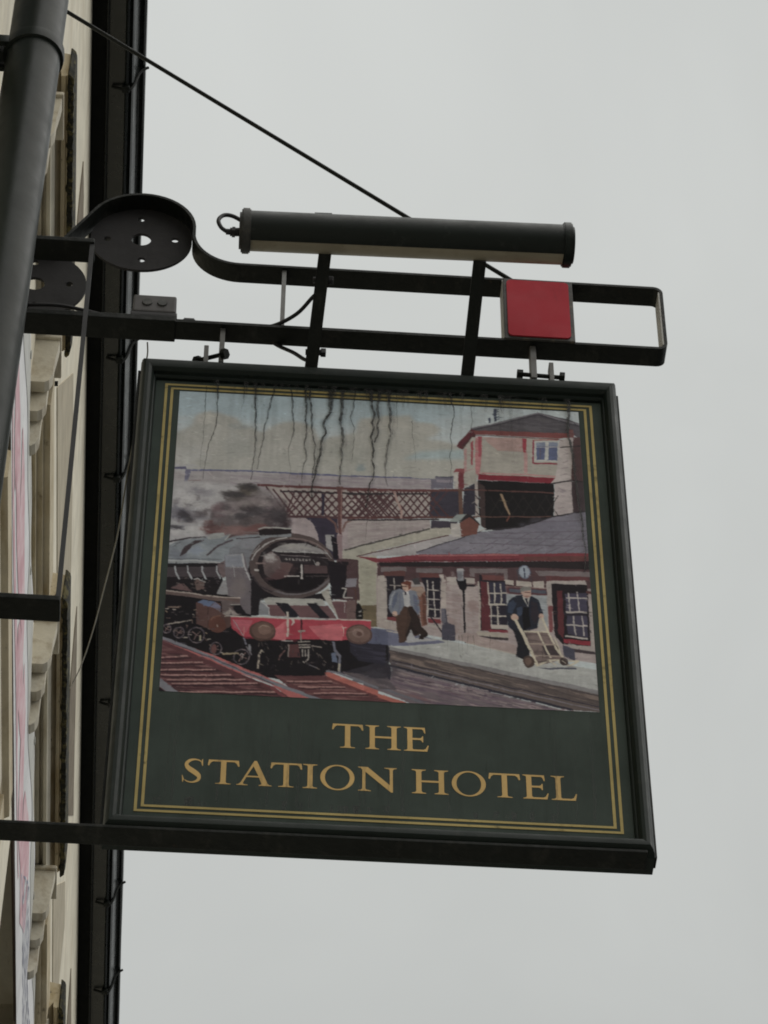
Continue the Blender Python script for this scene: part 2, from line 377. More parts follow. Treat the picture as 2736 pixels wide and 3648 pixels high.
# red plate clamped between the two bars
rp_ = MB().box(bx(.659), bx(.799), YS - .029, YS - .0235, bz(-.1665), bz(-.3605), .0012).build('red_plate', 'red_edge', br)
def rrect(x0, x1, z0, z1, r):
    return arc(x1 - r, z1 - r, r, 0, 90, 6) + arc(x0 + r, z1 - r, r, 90, 180, 6) + arc(x0 + r, z0 + r, r, 180, 270, 6) + arc(x1 - r, z0 + r, r, 270, 360, 6)
me = fill2d([rrect(bx(.6655), bx(.7905), bz(-.1725), bz(-.3535), .010)], .003); me.transform(Matrix.Translation((0, YS - .0308, 0)))
link('red_face', me, 'red', rp_)
MB().box(bx(.6575), bx(.6615), YS - .0232, YS + .020, ZA + .0042, zu - .0035).build('side_plate', 'pale_edge', rp_)  # left side coloured pale for the sky light falling on it
MB().box(bx(.7965), bx(.799), YS - .0232, YS + .020, ZA + .0042, zu - .0035).build('side_plate', 'red_edge', rp_)
mb = MB(); mb.cyl((bx(.727), YS, zu + .003), (bx(.727), YS, zu + .014), .010, 6); mb.cyl((bx(.727), YS, zu + .014), (bx(.727), YS, zu + .019), .006, 12)
mb.build('bolt', 'black_iron', br)

# diagonal stay and bottom bar, both running back to the wall
sr = empty('stay_rod', (WX, YS, 8.13), 'thin black iron rod slanting from the wall down to the bracket', 'rod')
mb = MB(); mb.cyl((WX - .01, YS, 8.133), (.530, YS, 7.108), .0046, 14); mb.build('rod', 'black_iron', sr, 40)
mb = MB(); mb.box(.505, .556, YS - .012, YS + .012, zu + .0033, zu + .010, .002); mb.build('foot', 'black_iron', sr)
sb = empty('support_bar', (WX, YS, bz(1.21)), 'flat black iron bar from the wall under the bottom of the sign', 'bar')
sb.rotation_euler = (0, math.radians(-.30), 0)
MB().box(WX - .01, bx(.868), YS - .022, YS + .022, bz(1.2105), bz(1.2035), .0015).build('bar', 'black_iron', sb)
MB().box(WX - .001, WX + .012, YS - .05, YS + .05, bz(1.29), bz(1.13), .002).build('wall_plate', 'black_iron', sb)

# ------------------------------------------------------------------ the hanging sign
sg = empty('pub_sign', (bx(.415), YS, bz(.58)), 'square green framed pub sign with painted steam railway scene and gold lettering', 'pub sign')
sg.rotation_euler = (0, math.radians(-.30), 0)       # it hangs a touch out of true
U0, U1, V0, V1 = -.0185, .8485, -.0105, 1.166
wl, wt, wb = .031, .046, .036
prof = [(0, -.030), (0, .006), (.06, .009), (.14, .010), (.17, .017), (.30, .0235), (.48, .026), (.68, .0255), (.84, .021), (.94, .013), (.97, .006), (1.0, .004), (1.0, -.036), (0, -.036)]
def ring(cu, cv, su, sv):
    return [(bx(cu + su * a * wl), YS - p, bz(cv + sv * a * (wt if sv < 0 else wb))) for a, p in prof]
cs = [ring(U0, V0, -1, -1), ring(U1, V0, 1, -1), ring(U1, V1, 1, 1), ring(U0, V1, -1, 1)]
for i in range(4):
    A, B = cs[i], cs[(i + 1) % 4]
    e = .0003
    Av, Bv = [Vector(p) for p in A], [Vector(p) for p in B]
    A2 = [p + (q - p).normalized() * e for p, q in zip(Av, Bv)]; B2 = [q + (p - q).normalized() * e for p, q in zip(Av, Bv)]
    MB().quadstrip([A2, B2]).build('frame_rail', 'green_gloss', sg, 28)
pn = MB().box(bx(U0 + .0005), bx(U1 - .0005), YS, YS + .028, bz(V1 - .0005), bz(V0 + .0005)).build('panel', 'panel_green', sg)
# a moulded outer edging, as seen along the left and right sides
for u_, s_ in ((U0 - wl, -1), (U1 + wl, 1)):
    x0, x1 = sorted((bx(u_ + s_ * .0004), bx(u_ + s_ * .0055)))
    MB().box(x0, x1, YS + .006, YS + .033, bz(V1 + wb - .012), bz(V0 - wt + .012), .001).build('edge_strip', 'black_iron', sg)
# gold lining: two rectangles
gl = MB()
def lining(off, wd):
    o = [(off, off), (.8300 - off, off), (.8300 - off, 1.1455 - off), (off, 1.1455 - off)]
    i_ = [(off + wd, off + wd), (.8300 - off - wd, off + wd), (.8300 - off - wd, 1.1455 - off - wd), (off + wd, 1.1455 - off - wd)]
    for k in range(4):
        q = [o[k], o[(k + 1) % 4], i_[(k + 1) % 4], i_[k]]
        gl.bm.faces.new([gl.bm.verts.new((bx(u), YS - .0010, bz(v))) for u, v in q])
lining(0, .0052); lining(.0115, .0052)
gl.build('gold_lining', 'gold', sg)
for u, vt in ((.0752, -.112), (.7542, -.116)):
    MB().box(bx(u) - .0045, bx(u) + .0045, YS - .012, YS + .012, bz(V0 - wt - .001), bz(vt), .001).build('hanger_lug', 'zinc', sg)
for (a, c) in (((bx(.112), YS - .018, bz(-.080)), (bx(.060), YS + .018, bz(-.100))), ((bx(.776), YS - .004, bz(-.079)), (bx(.694), YS - .004, bz(-.083)))):
    A, B = Vector(a), Vector(c); d = (B - A).normalized()
    mb = MB(); mb.cyl(A, B, .0045, 12); mb.cyl(A - d * .004, A + d * .006, .011, 6); mb.cyl(B - d * .004, B + d * .008, .0095, 6)
    mb.build('hanger_bolt', 'black_iron', sg, 40)

# ---- lettering
def Oring(n=40):
    o = [(.5 + .5 * math.cos(2 * PI * k / n), .5 + .53 * math.sin(2 * PI * k / n)) for k in range(n)]
    i_ = []
    for k in range(n):
        a = 2 * PI * k / n; x, y = .362 * math.cos(a), .478 * math.sin(a)
        i_.append((.5 + x - y * .05, .5 + y + x * .10))
    return [o, i_[::-1]]
def Sform():
    ctr = [(.92, .83, .03), (.84, .92, .045), (.62, .975, .055), (.36, .93, .11), (.19, .77, .165), (.30, .60, .20), (.56, .46, .215), (.79, .30, .19), (.77, .13, .13), (.52, .025, .06), (.24, .055, .05), (.09, .17, .035)]
    P = []
    for i in range(len(ctr) - 1):
        p0, p1, p2, p3 = [Vector(ctr[min(max(j, 0), len(ctr) - 1)]) for j in (i - 1, i, i + 1, i + 2)]
        for k in range(5):
            t = k / 5
            P.append(.5 * (2 * p1 + (p2 - p0) * t + (2 * p0 - 5 * p1 + 4 * p2 - p3) * t * t + (3 * p1 - p0 - 3 * p2 + p3) * t ** 3))
    P.append(Vector(ctr[-1]))
    L, R = [], []
    for i, p in enumerate(P):
        d = (P[min(i + 1, len(P) - 1)] - P[max(i - 1, 0)]); d.z = 0; d.normalize()
        nx, ny = -d.y, d.x
        w = max(p.z, .03) / 2
        L.append((p.x + nx * w, p.y + ny * w)); R.append((p.x - nx * w, p.y - ny * w))
    L = [(.955, 1.0), (.915, .985)] + L[2:-2] + [(.03, .30), (0.0, .30)]
    R = [(.97, .72), (.925, .72), (.90, .80)] + R[4:-3] + [(.085, .10), (.07, .02), (.035, .02)]
    return [L + R[::-1]]
def Iform(a, b):
    return [[(0, 0), (0, .025), (a - .06, .05), (a, .1), (a, .9), (a - .06, .95), (0, .975), (0, 1), (1, 1), (1, .975), (b + .06, .95), (b, .9), (b, .1), (b + .06, .05), (1, .025), (1, 0)]]
G = {
 'T': [[(.0, .76), (.045, .75), (.09, .87), (.16, .93), (.415, .93), (.415, .09), (.385, .045), (.26, .025), (.26, 0), (.74, 0), (.74, .025), (.615, .045), (.585, .09), (.585, .93), (.84, .93), (.91, .87), (.955, .75), (1, .76), (.975, 1), (.025, 1)]],
 'H': [[(0, 0), (0, .025), (.09, .05), (.12, .1), (.12, .9), (.09, .95), (0, .975), (0, 1), (.385, 1), (.385, .975), (.295, .95), (.265, .9), (.265, .55), (.735, .55), (.735, .9), (.705, .95), (.615, .975), (.615, 1), (1, 1), (1, .975), (.91, .95), (.88, .9), (.88, .1), (.91, .05), (1, .025), (1, 0), (.615, 0), (.615, .025), (.705, .05), (.735, .1), (.735, .475), (.265, .475), (.265, .1), (.295, .05), (.385, .025), (.385, 0)]],
 'E': [[(0, 0), (0, .025), (.11, .05), (.14, .1), (.14, .9), (.11, .95), (0, .975), (0, 1), (.85, 1), (.87, .76), (.83, .76), (.78, .89), (.72, .93), (.345, .93), (.345, .55), (.64, .55), (.71, .575), (.745, .64), (.78, .64), (.78, .38), (.745, .38), (.71, .45), (.64, .475), (.345, .475), (.345, .11), (.39, .07), (.79, .07), (.88, .11), (.955, .25), (1, .25), (.94, 0)]],
 'L': [[(0, 0), (0, .025), (.14, .05), (.18, .1), (.18, .9), (.14, .95), (0, .975), (0, 1), (.53, 1), (.53, .975), (.41, .95), (.375, .9), (.375, .11), (.42, .07), (.78, .07), (.87, .11), (.955, .28), (1, .28), (.94, 0)]],
 'I': Iform(.33, .68),
 'N': [[(0, 0), (0, .025), (.08, .05), (.11, .1), (.11, .88), (.07, .95), (0, .975), (0, 1), (.25, 1), (.82, .28), (.82, .9), (.79, .95), (.68, .975), (.68, 1), (1, 1), (1, .975), (.93, .95), (.90, .9), (.90, -.02), (.85, -.02), (.19, .80), (.19, .1), (.22, .05), (.33, .025), (.33, 0)]],
 'A': [[(0, 0), (0, .025), (.06, .04), (.12, .12), (.49, 1.03), (.56, 1.03), (.88, .1), (.92, .045), (1, .025), (1, 0), (.63, 0), (.63, .025), (.69, .045), (.705, .09), (.635, .34), (.275, .34), (.185, .1), (.20, .045), (.32, .025), (.32, 0)], [(.615, .40), (.295, .40), (.47, .80)][::-1]],
 'O': Oring(), 'S': Sform(),
}
for line in ((('T',0.3325,0.3871,0.9129,0.9709),('H',0.3907,0.4523,0.9129,0.9709),('E',0.4575,0.5006,0.9129,0.9709)),
 (('S',0.0775,0.1138,1.0150,1.0721),('T',0.1207,0.1751,1.0150,1.0721),('A',0.1708,0.2311,1.0150,1.0721),('T',0.2280,0.2825,1.0150,1.0721),('I',0.2836,0.3084,1.0150,1.0721),('O',0.3135,0.3722,1.0150,1.0721),('N',0.3783,0.4446,1.0150,1.0721),('H',0.4704,0.5334,1.0150,1.0721),('O',0.5391,0.5977,1.0150,1.0721),('T',0.6025,0.6573,1.0150,1.0721),('E',0.6614,0.7053,1.0150,1.0721),('L',0.7101,0.7543,1.0150,1.0721))):
    sp = []
    for ch, u0, u1, vt, vb in line:
        for o in G[ch]: sp.append([(bx(u0 + (u1 - u0) * x), bz(vb + (vt - vb) * y)) for x, y in o])
    me = fill2d(sp, .00016); me.transform(Matrix.Translation((0, YS - .0004, 0)))
    link('lettering', me, 'gold_letters', sg)

# ---- the painted picture: brush strokes laid on a fine grid of coloured points
PW, PH = .774, .832
CELL = .0013; SS = 2
NX, NY = int(PW / CELL), int(PH / CELL)
ops = [
["b",[152,173,186],0.9,[58,15,288,84]],
["b",[150,170,182],0.9,[391,10,289,70]],
["s",[160,159,155],1,9,[-9,136,27,104,34,72,50,59,73,59,90,66,115,76,124,97,145,100,158,112,172,104,192,83,219,74,244,78,261,93,274,128,311,124,313,245,-4,272]],
["s",[160,159,154],1,9,[275,146,290,117,310,110,341,101,344,70,352,54,391,47,431,40,446,38,454,57,489,59,505,74,497,93,474,107,508,110,532,118,567,120,565,222,258,248]],
["s",[142,164,174],0.75,9,[430,171,460,146,547,131,586,143,547,161,489,166]],
["b",[125,142,150],0.7,[351,202,12,13]],
["b",[135,142,146],0.5,[115,99,25,9]],
["b",[166,166,166],0.8,[24,187,42,29]],
["b",[150,152,150],0.6,[121,153,33,45]],
["b",[172,170,164],0.8,[56,78,23,17]],
["b",[158,156,150],0.7,[223,93,23,15]],
["b",[172,169,162],0.8,[401,64,39,19]],
["b",[142,143,138],0.6,[314,160,51,34]],
["p",[150,144,149],[0,234,145,228,304,227,306,354,0,380]],
["p",[148,140,146],[200,228,219,229,373,225,492,223,492,258,202,282]],
["h",[125,108,125],0.35,0,[105,241,219,231,373,228,492,224,492,255,107,288]],
["l",[84,88,126],2.3,[23,234,145,228,304,226]],
["l",[110,112,140],1.0,[23,231,145,226]],
["l",[84,86,124],2.5,[219,229,283,228,373,225,446,223]],
["l",[90,92,122],1.3,[446,223,492,223]],
["b",[160,160,164],0.9,[12,226,33,13]],
["p",[84,84,112],[0,226,21,223,23,231,1,233]],
["p",[98,98,124],[20,232,29,231,31,241,26,263,25,272,20,272,21,254]],
["l",[122,98,100],1.8,[27,264,50,262]],
["p",[150,136,141],[213,352,379,338,380,464,317,465,218,426]],
["p",[152,141,142],[327,354,480,341,482,366,328,439]],
["h",[128,112,118],0.4,-8,[327,362,480,345,480,362,328,426]],
["s",[160,158,163],1,10,[-9,264,163,272,216,350,223,405,-5,445]],
["p",[48,42,60],[246,350,308,344,310,469,300,466,286,434,274,422,272,396,262,368]],
["p",[140,138,142],[286,398,302,396,302,445,288,433]],
["p",[130,106,112],[307,394,317,393,318,462,308,465]],
["p",[150,140,138],[160,264,379,263,379,343,216,350,195,291]],
["p",[150,140,138],[326,268,487,258,480,334,327,347]],
["p",[52,48,62],[482,254,536,250,534,330,479,334]],
["l",[74,46,52],2.9,[186,276,230,353]],
["l",[74,46,52],2.9,[228,276,210,354]],
["l",[74,46,52],2.9,[200,276,245,352]],
["l",[74,46,52],2.9,[243,275,210,354]],
["l",[74,46,52],2.9,[215,276,260,350]],
["l",[74,46,52],2.9,[258,275,214,354]],
["l",[74,46,52],2.9,[230,276,274,349]],
["l",[74,46,52],2.9,[273,275,229,353]],
["l",[74,46,52],2.9,[245,275,289,348]],
["l",[74,46,52],2.9,[288,274,244,352]],
["l",[74,46,52],2.9,[260,275,304,347]],
["l",[74,46,52],2.9,[303,274,259,351]],
["l",[74,46,52],2.9,[275,275,319,346]],
["l",[74,46,52],2.9,[318,274,273,349]],
["l",[74,46,52],2.9,[290,274,333,344]],
["l",[74,46,52],2.9,[333,273,288,348]],
["l",[74,46,52],2.9,[305,274,348,343]],
["l",[74,46,52],2.9,[348,273,303,347]],
["l",[74,46,52],2.9,[320,274,363,342]],
["l",[74,46,52],2.9,[362,272,318,346]],
["l",[74,46,52],2.9,[334,273,378,341]],
["l",[74,46,52],2.9,[377,272,332,344]],
["l",[74,46,52],2.9,[349,273,392,339]],
["l",[74,46,52],2.9,[392,272,347,343]],
["l",[74,46,52],2.9,[364,273,407,338]],
["l",[74,46,52],2.9,[407,271,362,342]],
["l",[74,46,52],2.9,[379,272,422,337]],
["l",[74,46,52],2.9,[422,271,376,341]],
["l",[66,42,48],2.6,[174,271,219,352]],
["l",[76,46,50],2.6,[329,269,372,341]],
["l",[72,46,52],2.6,[372,265,330,345]],
["l",[76,46,50],2.6,[343,268,386,340]],
["l",[72,46,52],2.6,[386,264,344,344]],
["l",[76,46,50],2.6,[357,266,401,339]],
["l",[72,46,52],2.6,[400,263,358,342]],
["l",[76,46,50],2.6,[372,265,415,338]],
["l",[72,46,52],2.6,[415,261,372,341]],
["l",[76,46,50],2.6,[386,264,429,336]],
["l",[72,46,52],2.6,[429,260,386,340]],
["l",[76,46,50],2.6,[400,263,443,335]],
["l",[72,46,52],2.6,[444,259,401,339]],
["l",[76,46,50],2.6,[415,261,458,334]],
["l",[72,46,52],2.6,[458,258,415,338]],
["l",[76,46,50],2.6,[429,260,472,333]],
["l",[72,46,52],2.6,[472,257,429,336]],
["l",[76,46,50],2.6,[444,259,486,332]],
["l",[72,46,52],2.6,[487,255,443,335]],
["l",[76,46,50],2.6,[458,258,500,330]],
["l",[72,46,52],2.6,[501,254,458,334]],
["l",[76,46,50],2.6,[472,257,515,329]],
["l",[72,46,52],2.6,[515,253,472,333]],
["l",[92,52,55],4.9,[158,267,194,266,379,263]],
["l",[48,40,46],3.2,[200,281,379,276]],
["l",[72,46,52],4.0,[215,351,304,348,379,342]],
["p",[98,62,60],[304,260,318,258,318,268,304,269]],
["p",[90,56,58],[306,264,316,263,316,393,310,393]],
["l",[128,92,88],2.0,[314,268,315,389]],
["l",[104,72,70],3.8,[290,350,303,364,308,389]],
["l",[112,80,76],3.8,[338,348,324,360,317,386]],
["p",[44,38,56],[277,282,283,283,283,344,278,345]],
["l",[94,52,54],4.9,[326,268,426,261,544,251]],
["l",[46,40,44],3.2,[326,280,475,267]],
["l",[84,48,50],4.3,[327,346,480,334,563,326]],
["l",[40,34,40],2.6,[327,352,497,339]],
["l",[158,128,122],4.3,[413,266,420,294,427,319,426,339]],
["p",[58,52,66],[482,343,532,341,526,363,482,373]],
["p",[156,151,140],[322,437,480,365,516,360,523,376,328,455,322,456]],
["p",[160,157,143],[322,456,370,452,384,468,382,575,346,586,345,475,322,464]],
["b",[146,140,118],0.4,[365,547,18,32]],
["p",[98,84,62],[346,582,382,575,383,640,355,642]],
["p",[157,153,142],[319,435,380,413,380,460,345,460,318,460]],
["p",[148,145,130],[349,466,381,464,382,583,352,588]],
["p",[100,86,64],[354,585,382,581,382,624,360,629]],
["l",[60,58,58],2.6,[322,437,480,365]],
["p",[74,70,78],[563,67,694,8,751,24,777,39,775,85,757,67,568,76]],
["h",[96,92,98],0.4,0,[574,70,694,18,750,29,757,62]],
["l",[112,108,118],2.5,[563,68,624,42,694,10,775,40]],
["l",[56,52,62],1.7,[570,71,694,16,774,45]],
["p",[90,38,46],[533,123,537,112,563,69,573,74,570,94,545,131]],
["p",[70,40,44],[544,120,570,80,570,94,546,129]],
["p",[154,149,142],[564,93,730,83,725,201,574,202,568,227,545,244,547,129]],
["p",[166,134,130],[584,91,660,89,659,130,612,130,593,107]],
["p",[120,60,60],[568,73,761,66,760,79,731,84,570,84]],
["l",[74,40,44],1.5,[570,86,731,86]],
["p",[166,104,108],[570,91,583,90,581,150,576,202,568,203]],
["p",[156,66,78],[575,90,582,90,580,150,575,151]],
["p",[156,48,62],[660,90,669,90,667,131,661,131]],
["p",[172,128,128],[662,131,669,131,668,194,661,192]],
["p",[148,60,70],[561,110,566,103,564,176,561,177]],
["p",[170,128,128],[547,131,553,126,552,195,547,196]],
["l",[160,130,128],1.7,[547,197,568,184]],
["l",[176,122,122],2.5,[574,198,659,196,720,197]],
["p",[126,32,46],[574,202,720,201,710,218,572,218]],
["p",[170,170,168],[683,95,730,91,727,153,681,157]],
["p",[76,84,122],[687,99,704,97,702,150,686,150]],
["p",[78,86,124],[711,97,728,96,726,150,709,151]],
["p",[112,122,146],[688,99,704,98,703,109,687,109]],
["p",[112,122,146],[711,98,728,96,728,108,711,108]],
["l",[170,168,170],1.7,[686,113,728,110]],
["l",[96,80,90],1.3,[694,116,693,148]],
["l",[134,46,62],2.9,[682,92,679,161,725,160]],
["l",[156,84,84],1.7,[683,92,730,88]],
["p",[76,52,54],[758,78,777,76,778,208,749,205]],
["p",[168,157,157],[731,89,759,79,750,205,710,220,719,201,726,159]],
["p",[112,68,68],[749,54,759,53,760,77,751,79]],
["l",[70,46,50],1.7,[746,56,759,54]],
["p",[62,50,55],[750,209,775,210,776,290,748,302]],
["p",[162,150,152],[717,219,750,208,749,302,714,314]],
["l",[140,124,130],1.7,[733,173,745,169]],
["l",[140,124,130],1.7,[729,192,743,187]],
["l",[140,124,130],1.7,[736,155,747,148]],
["l",[140,124,130],1.7,[739,131,749,127]],
["l",[140,124,130],1.7,[724,230,733,236]],
["l",[140,124,130],1.7,[729,251,736,251]],
["l",[140,124,130],1.7,[722,288,733,284]],
["l",[140,124,130],1.7,[725,299,739,294]],
["b",[110,100,110],0.5,[731,238,9,6]],
["l",[44,40,44],1.9,[733,111,753,106,777,103]],
["l",[40,36,40],2.7,[710,220,750,206,774,209]],
["p",[22,20,23],[572,219,710,218,716,222,713,314,655,348,616,361,582,358,572,319]],
["l",[38,33,34],1.2,[592,262,616,318]],
["l",[38,33,34],1.2,[617,260,591,320]],
["l",[38,33,34],1.2,[613,260,637,317]],
["l",[38,33,34],1.2,[638,258,612,319]],
["l",[38,33,34],1.2,[634,259,658,315]],
["l",[38,33,34],1.2,[659,256,633,317]],
["l",[38,33,34],1.2,[655,257,679,313]],
["l",[38,33,34],1.2,[680,255,654,315]],
["l",[38,33,34],1.2,[677,255,700,311]],
["l",[38,33,34],1.2,[702,253,675,313]],
["l",[38,33,34],1.2,[698,253,721,310]],
["l",[38,33,34],1.2,[723,251,696,312]],
["p",[46,43,56],[546,246,566,229,566,322,541,322]],
["p",[152,142,138],[566,227,572,220,571,326,565,324]],
["p",[58,44,45],[572,226,585,236,583,357,575,351]],
["l",[60,50,56],1.7,[566,264,572,276]],
["l",[60,50,56],1.7,[565,288,571,299]],
["l",[60,50,56],1.7,[565,308,571,319]],
["l",[86,52,50],2.5,[477,258,533,252,566,248,658,246,715,246]],
["l",[88,58,52],2.1,[476,335,534,330,575,324,713,314]],
["p",[146,118,92],[612,256,617,256,631,311,629,319]],
["p",[110,60,50],[629,316,631,318,626,333,622,334]],
["p",[110,44,52],[534,190,546,189,545,247,534,248]],
["p",[96,66,56],[534,248,542,249,542,320,534,321]],
["p",[170,164,160],[526,200,536,198,535,247,527,248]],
["p",[134,62,68],[525,202,531,190,547,188,547,202,536,198,526,201]],
["p",[98,95,112],[492,215,526,214,525,248,483,251,483,223,492,222]],
["p",[128,120,134],[494,223,524,222,524,231,494,232]],
["l",[52,52,72],1.7,[493,215,526,214]],
["p",[58,64,84],[608,4,614,3,612,40,608,44]],
["p",[58,64,84],[596,33,601,31,600,47,597,48]],
["l",[58,64,84],1.3,[613,8,618,4]],
["l",[58,64,84],1.3,[613,15,618,12]],
["l",[58,64,84],1.3,[612,22,618,19]],
["l",[58,64,84],1.3,[612,30,618,26]],
["l",[58,64,84],1.3,[612,37,618,34]],
["p",[152,147,151],[348,452,520,379,572,365,457,430,454,441]],
["l",[78,48,50],1.7,[345,452,514,381]],
["p",[110,107,122],[454,432,571,368,648,349,712,314,785,290,785,415,454,439]],
["b",[128,124,138],0.5,[581,405,73,23]],
["b",[98,94,112],0.5,[711,343,58,23]],
["l",[52,48,56],1.7,[454,433,571,368,584,356]],
["l",[44,40,46],2.3,[582,360,648,348,712,314,785,289]],
["l",[168,164,164],2.3,[572,365,584,357]],
["l",[92,84,100],1.4,[599,370,782,348]],
["l",[92,84,100],1.4,[582,384,781,372]],
["l",[92,84,100],1.4,[553,400,780,393]],
["l",[92,84,100],1.4,[686,330,784,318]],
["l",[92,84,100],1.2,[508,432,533,414]],
["l",[92,84,100],1.2,[539,430,564,412]],
["l",[92,84,100],1.2,[570,427,596,409]],
["l",[92,84,100],1.2,[601,425,627,407]],
["l",[92,84,100],1.2,[632,422,658,404]],
["l",[92,84,100],1.2,[663,420,689,402]],
["l",[92,84,100],1.2,[694,417,721,399]],
["l",[92,84,100],1.2,[726,415,752,396]],
["l",[92,84,100],1.2,[757,412,783,394]],
["l",[92,84,100],1.2,[582,407,605,388]],
["l",[92,84,100],1.2,[616,383,636,364]],
["l",[92,84,100],1.2,[611,405,634,386]],
["l",[92,84,100],1.2,[644,381,665,362]],
["l",[92,84,100],1.2,[641,402,664,384]],
["l",[92,84,100],1.2,[673,379,694,360]],
["l",[92,84,100],1.2,[671,400,694,381]],
["l",[92,84,100],1.2,[702,376,722,357]],
["l",[92,84,100],1.2,[701,398,724,379]],
["l",[92,84,100],1.2,[730,374,751,355]],
["l",[92,84,100],1.2,[731,395,754,376]],
["l",[92,84,100],1.2,[759,372,779,353]],
["l",[92,84,100],1.2,[760,393,784,374]],
["l",[92,84,100],1.2,[787,369,808,350]],
["p",[132,142,142],[515,343,529,322,549,318,535,341]],
["p",[42,36,40],[534,343,549,318,556,320,572,344,574,351,554,329,538,346]],
["p",[168,162,160],[518,348,536,346,536,384,519,383]],
["p",[108,62,55],[536,344,554,327,571,346,567,374,538,384]],
["p",[122,46,56],[347,452,384,455,463,439,785,410,784,432,468,458,381,468]],
["l",[158,86,90],2.3,[457,443,553,434,643,426]],
["l",[86,36,44],1.7,[384,463,643,439]],
["p",[96,52,52],[652,429,785,418,784,431,651,442]],
["p",[150,136,137],[380,466,784,435,783,708,669,693,380,636]],
["p",[74,50,55],[381,468,784,435,782,481,775,509,619,515,507,518,382,507]],
["p",[36,29,33],[383,466,784,432,783,458,665,460,508,468,387,477]],
["h",[128,104,104],0.4,5,[505,501,536,502,534,665,504,657]],
["h",[128,104,104],0.35,5,[546,505,568,507,563,656,543,665]],
["b",[165,152,152],0.6,[520,514,17,26]],
["b",[168,155,153],0.5,[551,539,17,38]],
["b",[130,104,102],0.6,[556,573,11,17]],
["b",[132,106,104],0.5,[514,629,11,26]],
["p",[162,152,148],[383,503,395,501,396,517,384,518]],
["p",[162,152,148],[496,490,504,489,504,516,497,516]],
["p",[160,150,146],[542,496,560,497,560,511,542,511]],
["p",[162,152,146],[614,497,632,498,631,511,615,509]],
["p",[162,152,146],[636,498,664,499,664,513,636,512]],
["p",[162,152,146],[667,498,688,493,688,514,667,513]],
["p",[163,153,150],[508,496,526,495,528,518,508,517]],
["l",[60,40,44],1.9,[616,512,632,512]],
["l",[60,40,44],1.9,[636,515,688,516]],
["l",[50,38,42],1.6,[496,518,505,517]],
["p",[104,94,98],[388,480,435,475,435,488,388,492]],
["p",[90,52,52],[393,491,432,486,432,501,394,503]],
["p",[156,146,142],[382,518,398,517,400,616,381,632,383,587]],
["p",[32,27,36],[398,504,430,501,430,610,400,612]],
["p",[110,46,52],[399,612,416,610,416,622,399,622]],
["l",[150,142,138],2.4,[412,508,413,539]],
["l",[140,130,128],1.9,[404,527,424,527]],
["p",[104,94,98],[453,476,502,474,502,486,453,488]],
["p",[92,50,50],[458,489,496,487,496,500,460,501]],
["p",[30,26,38],[462,501,497,500,496,608,473,607,470,542]],
["l",[164,156,152],2.4,[473,508,473,603]],
["l",[164,156,152],2.4,[483,512,487,606]],
["l",[164,156,152],1.9,[474,534,495,534]],
["l",[164,156,152],1.9,[474,559,495,559]],
["l",[164,156,152],1.9,[473,585,495,585]],
["p",[116,44,52],[473,610,496,612,496,624,473,622]],
["l",[158,150,146],3.8,[473,629,495,631]],
["p",[158,146,142],[497,503,507,504,507,585,497,586]],
["l",[42,36,44],2.4,[475,599,500,648]],
["p",[62,60,76],[498,583,506,581,508,619,521,626,522,644,522,667,498,666]],
["p",[88,86,100],[498,582,504,582,506,619,499,623]],
["p",[20,18,24],[537,529,541,529,541,670,538,671]],
["p",[22,20,26],[526,502,545,499,545,523,539,534,532,528]],
["p",[128,128,138],[527,474,540,472,540,504,529,506]],
["p",[158,156,160],[528,472,539,471,539,477,528,479]],
["l",[22,20,26],3.5,[542,518,560,517]],
["b",[90,90,100],0.7,[533,490,5,11]],
["p",[110,98,102],[551,470,621,466,621,497,614,497,614,478,560,483,560,494,552,493]],
["p",[98,54,54],[572,486,614,487,615,498,573,500]],
["p",[32,26,34],[569,486,573,486,575,500,616,500,614,633,567,635]],
["p",[86,34,42],[571,503,586,506,586,636,569,634]],
["p",[42,40,58],[586,504,616,503,617,627,586,621]],
["p",[34,30,44],[587,567,616,565,617,620,587,619]],
["l",[168,160,152],2.4,[584,505,585,563]],
["l",[168,160,152],2.4,[596,506,595,562]],
["l",[168,160,152],2.4,[607,508,607,562]],
["l",[168,160,152],2.4,[600,567,600,620]],
["l",[168,160,152],2.4,[588,567,588,621]],
["l",[168,160,152],2.2,[585,535,617,533]],
["l",[168,160,152],3.5,[585,565,616,563]],
["l",[168,160,152],2.4,[584,596,615,594]],
["p",[162,152,146],[586,619,617,618,617,629,587,630]],
["p",[124,40,52],[586,631,617,631,617,639,583,638]],
["l",[158,148,140],2.7,[567,504,568,572,566,633]],
["p",[154,144,134],[560,636,617,642,617,652,561,648]],
["p",[52,44,48],[561,649,617,652,617,658,561,654]],
["l",[60,56,66],2.7,[639,467,641,498]],
["l",[60,50,60],2.2,[664,468,664,500]],
["e",[96,104,126],[652,473,10.8,18.9]],
["e",[134,144,160],[652,473,9.2,16.0]],
["l",[40,44,66],2.4,[651,462,652,478,653,487]],
["l",[170,150,146],1.6,[642,515,661,515]],
["p",[78,46,54],[617,516,693,515,692,533,617,535]],
["l",[118,90,90],1.6,[617,516,693,515]],
["p",[70,74,90],[622,521,690,519,690,528,622,530]],
["p",[136,142,150],[617,536,692,534,690,616,617,622]],
["p",[118,60,64],[692,559,700,556,699,630,692,631]],
["l",[150,130,126],3.2,[692,560,700,557]],
["p",[110,98,102],[671,468,778,463,778,477,679,481]],
["p",[92,50,54],[691,480,771,477,771,488,692,494]],
["p",[154,144,142],[692,494,764,488,766,500,702,503,700,562,691,555]],
["p",[28,23,29],[701,501,766,499,765,662,715,662,702,639,700,562]],
["p",[88,36,42],[710,519,720,518,719,614,717,647,708,630]],
["p",[58,54,76],[725,526,764,522,761,640,725,636,725,572]],
["p",[36,32,44],[719,576,763,575,762,584,720,584]],
